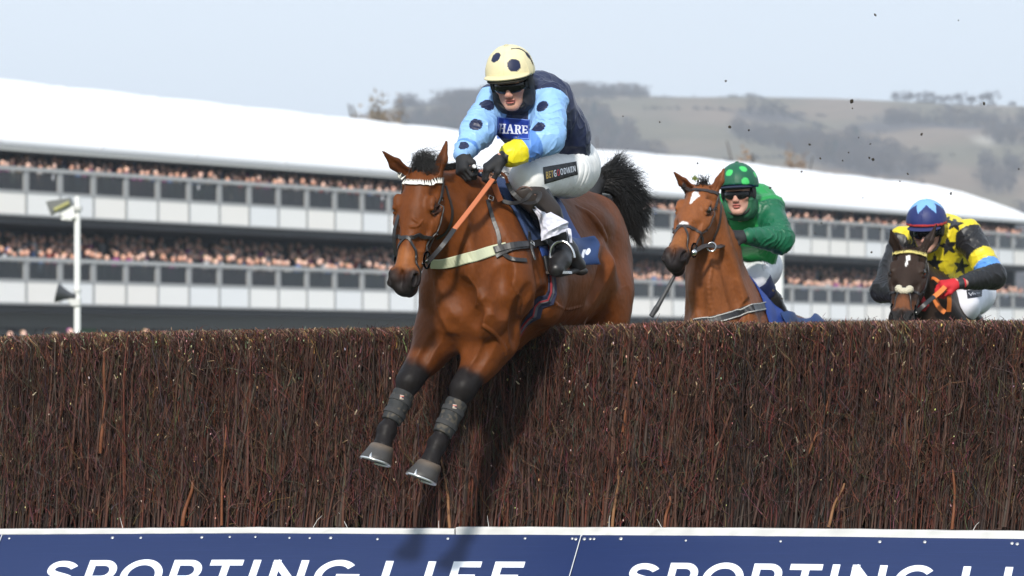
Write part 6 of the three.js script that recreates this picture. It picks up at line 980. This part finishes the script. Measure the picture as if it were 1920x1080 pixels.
  const brand = canvasTexture(256, 128, (c2, w, hh) => { c2.fillStyle = '#e4e4ea'; c2.fillRect(0, 0, w, hh); c2.strokeStyle = '#4b4a5c'; c2.lineWidth = 7; for (const [x, y] of [[40, 30], [80, 30], [120, 26], [165, 28]]) { c2.beginPath(); c2.moveTo(x, y); c2.lineTo(x + 22, y + 4); c2.moveTo(x, y); c2.lineTo(x + 6, y + 52); c2.moveTo(x + 4, y + 26); c2.lineTo(x + 20, y + 28); c2.moveTo(x + 7, y + 52); c2.lineTo(x + 26, y + 50); c2.stroke(); } c2.strokeStyle = '#c9a9a2'; c2.beginPath(); c2.arc(48, 98, 18, 0.4, 5.6); c2.stroke(); });
  part(r.root, 'sponsor_patch', patchPx(r.br, [[1426, 482], [1452, 475], [1453, 497], [1431, 508]], 12, 8, 0.003, -2.5), std(0xffffff, 0.6, { map: brand }), r.breeches);
  { const g = new Field(), q = [P(1418, 524, -4.90), P(1474, 606, -5.08)]; g.cap(V().lerpVectors(q[0], q[1], 0.08), V().lerpVectors(q[0], q[1], 0.24), 0.082, 0.072, 0.02); part(r.root, 'knee_band', g.mesh(0.009, null), std([0.012, 0.018, 0.07], 0.6), r.breeches); }
  const w = thing('whip', 'long dark grey whip slanting down beside the muzzle of the second horse', 'whip', P(1225, 592, -4.0));
  part(w, 'shaft', taperTube([P(1284, 482, -4.05), P(1255, 535, -4.0), P(1232, 576, -3.98)], 0.008, 0.015, 8), std([0.035, 0.036, 0.038], 0.5)); part(w, 'flap', taperTube([P(1232, 576, -3.98), P(1221, 593, -3.97)], 0.017, 0.015, 8), std([0.03, 0.03, 0.032], 0.6));
}
// ---------------------------------------------------------------- the third horse, dark, and its rider in yellow with black stars
{
  const W = P(1792, 572, -5.3), yaw = 8 * Math.PI / 180, pitch = 0.1, H = Hof(W, yaw, pitch);
  const fl = (l) => ({ shoulder: H(0.32, -0.5, l * 0.17), elbow: H(0.28, -0.68, l * 0.17), knee: H(0.58, -0.86, l * 0.15), fetlock: H(0.42, -1.1, l * 0.14), coronet: H(0.36, -1.14, l * 0.14), sole: H(0.30, -1.19, l * 0.14) });
  const hl = (l) => ({ hip: H(-0.93, -0.5, l * 0.15), stifle: H(-0.80, -0.78, l * 0.17), hock: H(-1.02, -1.02, l * 0.14), fetlock: H(-0.92, -1.22, l * 0.13), coronet: H(-0.88, -1.26, l * 0.13), sole: H(-0.86, -1.31, l * 0.13) });
  const h = makeHorse({ label: 'dark brown horse with sheepskin noseband and yellow browband under the rider in yellow', W, yaw, pitch, cell: 0.0075, colors: { coat: [0.030, 0.018, 0.013], points: [0.010, 0.009, 0.009], muzzle: [0.012, 0.011, 0.011], tan: [0.15, 0.055, 0.022], ear: [0.028, 0.018, 0.014] },
    poll: P(1705, 462, -4.5), muzzle: P(1688, 603, -4.16), n: V(-0.13, 0.55, 0.83), ears: [P(1670, 428, -4.5), P(1756, 421, -4.52)], earTurn: [-0.35, -0.6], arch: 0.03,
    star: [[0.105, 0.005, 0.022, 0.017], [0.14, -0.004, 0.035, 0.006]], fore: [fl(-1), fl(1)], hind: [hl(-1), hl(1)], headWide: 1.08 });
  const { root, f, Q } = h, YEL = std([0.62, 0.52, 0.16], 0.55);
  makeBridle(h, { studs: YEL, sheepskin: true });
  const lock = []; for (let i = 0; i < 110; i++) { const r = Q(rnd(-0.05, 0.03), rnd(-0.09, -0.02), gauss() * 0.03); lock.push(hairStrand([r, r.clone().add(V(gauss() * 0.015, 0.02, 0.02)), r.clone().add(V(gauss() * 0.03, rnd(0.01, 0.035), 0.04))], 0.0028, 5)); } part(root, 'forelock', strands(lock), M_HAIR);
  const bitL = f.onto(Q(0.445, -0.115, 0.075)).addScaledVector(h.w0, 0.012), N = V(0, 0.3, 0.95), orange = std([0.62, 0.17, 0.03], 0.65), B = (pts, w2, t = 0.008) => { const c = curvePts(pts, 20); return band(c, c.map(() => N), w2, t); };
  const rein = part(root, 'rein', B([bitL, P(1733, 572, -4.3), P(1752, 556, -4.36)], 0.026), M_LEATHER);
  part(root, 'rein_grip', B([P(1751, 557, -4.36), P(1762, 548, -4.38), P(1772, 538, -4.4)], 0.03, 0.01), orange, rein); part(root, 'rein_grip', B([P(1776, 540, -4.42), P(1780, 562, -4.45), P(1779, 584, -4.5)], 0.026), orange, rein); part(root, 'rein_grip', B([P(1752, 560, -4.5), P(1762, 578, -4.5), P(1772, 586, -4.5)], 0.03), orange, rein); part(root, 'rein_grip', B([P(1742, 526, -4.6), P(1750, 522, -4.55), P(1760, 528, -4.48)], 0.022), orange, rein);
  const Up = h.Up, Lf = h.Lf, ring = (s, deg, rad = 0.75) => { const a = deg * Math.PI / 180, dir = Up.clone().multiplyScalar(Math.cos(a)).addScaledVector(Lf, Math.sin(a)); return { o: H(s, -0.36, 0).addScaledVector(dir, rad), dir: dir.negate() }; };
  part(root, 'saddle_cloth', sheet(f, (u, v) => ring(lerp(0.06, -0.5, u), lerp(-80, 80, v)), 12, 24, 0.012, 0.01), std([0.02, 0.02, 0.03], 0.6));
  { const g = new Field(); g.cap(H(0.05, 0.0, 0), H(-0.34, 0.0, 0), 0.06, 0.07, 0.05); part(root, 'saddle', g.mesh(0.012), std([0.02, 0.016, 0.014], 0.4)); }
  const tail = []; for (let i = 0; i < 120; i++) { const r = H(-1.12, -0.12, gauss() * 0.03); tail.push(hairStrand([r, r.clone().add(V(0.05, 0.02, -0.2)), r.clone().add(V(0.05 + gauss() * 0.08, -0.35 + gauss() * 0.1, -0.35))], 0.004, 6)); } part(root, 'tail', strands(tail), M_HAIR);

  const YELLOW = [0.68, 0.55, 0.025], BLACK = [0.016, 0.016, 0.018], SKYB = [0.10, 0.28, 0.66];
  const LS = P(1812, 438, -4.85), LE = P(1862, 518, -4.66), LW = P(1795, 532, -4.46);
  let stars = null;
  const starIn = (p, c, rad, rot) => { const x = p.x - c.x, y = p.y - c.y, d = Math.hypot(x, y) / rad; if (d > 1 || Math.abs(p.z - c.z) > 0.09) return false; const a = ((Math.atan2(y, x) - rot) / (2 * Math.PI / 5) % 1 + 1) % 1, t = Math.abs(a - 0.5) * 2; return d < lerp(0.42, 1, t * t * 0.7 + t * 0.3); };
  const r = makeRider({
    label: 'rider in yellow silks with black stars, black sleeves and a navy cap', j: { neck: P(1748, 436, -4.92), chest: P(1758, 462, -5.0), waist: P(1788, 505, -5.2), pelvis: P(1806, 545, -5.42) }, cell: 0.0065, faceCell: 0.0036,
    head: { c: P(1738, 430, -4.78), F: V(-0.26, -0.34, 0.90), up: V(-0.03, 1, 0.1), k: 0.99 },
    arms: [{ shoulder: P(1694, 448, -5.0), elbow: P(1655, 545, -4.85), wrist: P(1700, 556, -4.6), dir: V(0.9, -0.1, 0.3), palm: V(0, -0.8, -0.3), thumb: V(0, 0.5, 0.8), curl: 0.95, sleeve: [0.075, 0.062, 0.066, 0.05], glove: [0.42, 0.012, 0.02], tag: 1 },
      { shoulder: LS, elbow: LE, wrist: LW, dir: V(-0.95, -0.1, 0.22), palm: V(0.15, -0.8, -0.5), thumb: V(0, 0.5, 0.8), curl: 0.9, sleeve: [0.085, 0.072, 0.072, 0.042], end: 0.80, glove: [0.50, 0.012, 0.02], cuff: [0.014, 0.014, 0.016], tag: 2 }],
    legs: [{ hip: P(1775, 552, -5.45), knee: P(1762, 572, -5.0), ankle: P(1765, 655, -5.2), toe: P(1760, 672, -5.05) }, { hip: P(1826, 550, -5.40), knee: P(1808, 572, -4.96), ankle: P(1838, 640, -5.2), toe: P(1836, 662, -5.05), r: [0.115, 0.088], bootTop: 0.0 }],
    puffs: [{ c: P(1770, 440, -5.05), r: [0.16, 0.12, 0.14] }, { c: P(1800, 480, -5.1), r: [0.12, 0.14, 0.13] }, { c: P(1760, 495, -5.0), r: [0.10, 0.12, 0.1] }],
    silkColor: (p, g, jk) => {
      stars ??= [[1752, 494, 18, 0.3], [1778, 462, 19, 0.5], [1802, 500, 17, 0.2], [1790, 420, 16, 0.1], [1776, 412, 11, 0.8], [1768, 520, 13, 0.4], [1726, 470, 13, 0.4], [1832, 470, 10, 0.3]].map(([x, y, rad, rot]) => { const c = jk.hit(x, y, -2.5); return c ? [c, rad * (DIST - c.z) / 8800, rot] : null; }).filter(Boolean);
      const tag = jk.nearestTag(p);
      if (tag === 2) { const t = along(p, LS, LE); const onUpper = p.distanceTo(V().lerpVectors(LS, LE, clamp(t))) < 0.12; if (onUpper && t > 0.52 && t < 0.74) return YELLOW; if (onUpper && t >= 0.74 && t < 0.92 && along(p, LE, LW) < 0.3) return SKYB; return BLACK; }
      if (tag === 1) return BLACK;
      for (const [c, rad, rot] of stars) if (starIn(p, c, rad, rot)) return BLACK;
      return YELLOW;
    },
    helmet: { color: (p, a, b, c) => { const rr = Math.hypot(a, c) / 0.13, th = Math.atan2(a, c), t = Math.abs((((th + 0.25) / (2 * Math.PI / 6)) % 1 + 1) % 1 - 0.5) * 2, lim = 0.16 * Math.max(0, c); if (b < -0.016 + lim) return [0.02, 0.03, 0.14]; if (b < 0.002 + lim) return [0.50, 0.05, 0.045]; return b > 0 && rr < lerp(0.42, 0.80, t) && b > 0.03 ? [0.19, 0.40, 0.70] : [0.02, 0.03, 0.13]; }, peak: [0.018, 0.026, 0.10], button: [0.22, 0.48, 0.80] },
    breeches: [0.72, 0.73, 0.82], skin: [0.52, 0.29, 0.22],
  });
  const tagTex = canvasTexture(128, 96, (c, w, hh) => { c.fillStyle = '#151a2a'; c.fillRect(0, 0, w, hh); c.strokeStyle = '#dfe3ee'; c.lineWidth = 5; c.beginPath(); c.moveTo(14, 30); c.lineTo(32, 66); c.lineTo(52, 26); c.moveTo(50, 60); c.bezierCurveTo(60, 40, 74, 44, 70, 62); c.moveTo(82, 46); c.bezierCurveTo(92, 40, 100, 56, 112, 44); c.stroke(); });
  part(r.root, 'sponsor_patch', patchPx(r.br, [[1812, 545], [1841, 543], [1840, 556], [1814, 560]], 10, 6, 0.003, -2.5), std(0xffffff, 0.6, { map: tagTex }), r.breeches);
}

renderer.render(scene, camera);
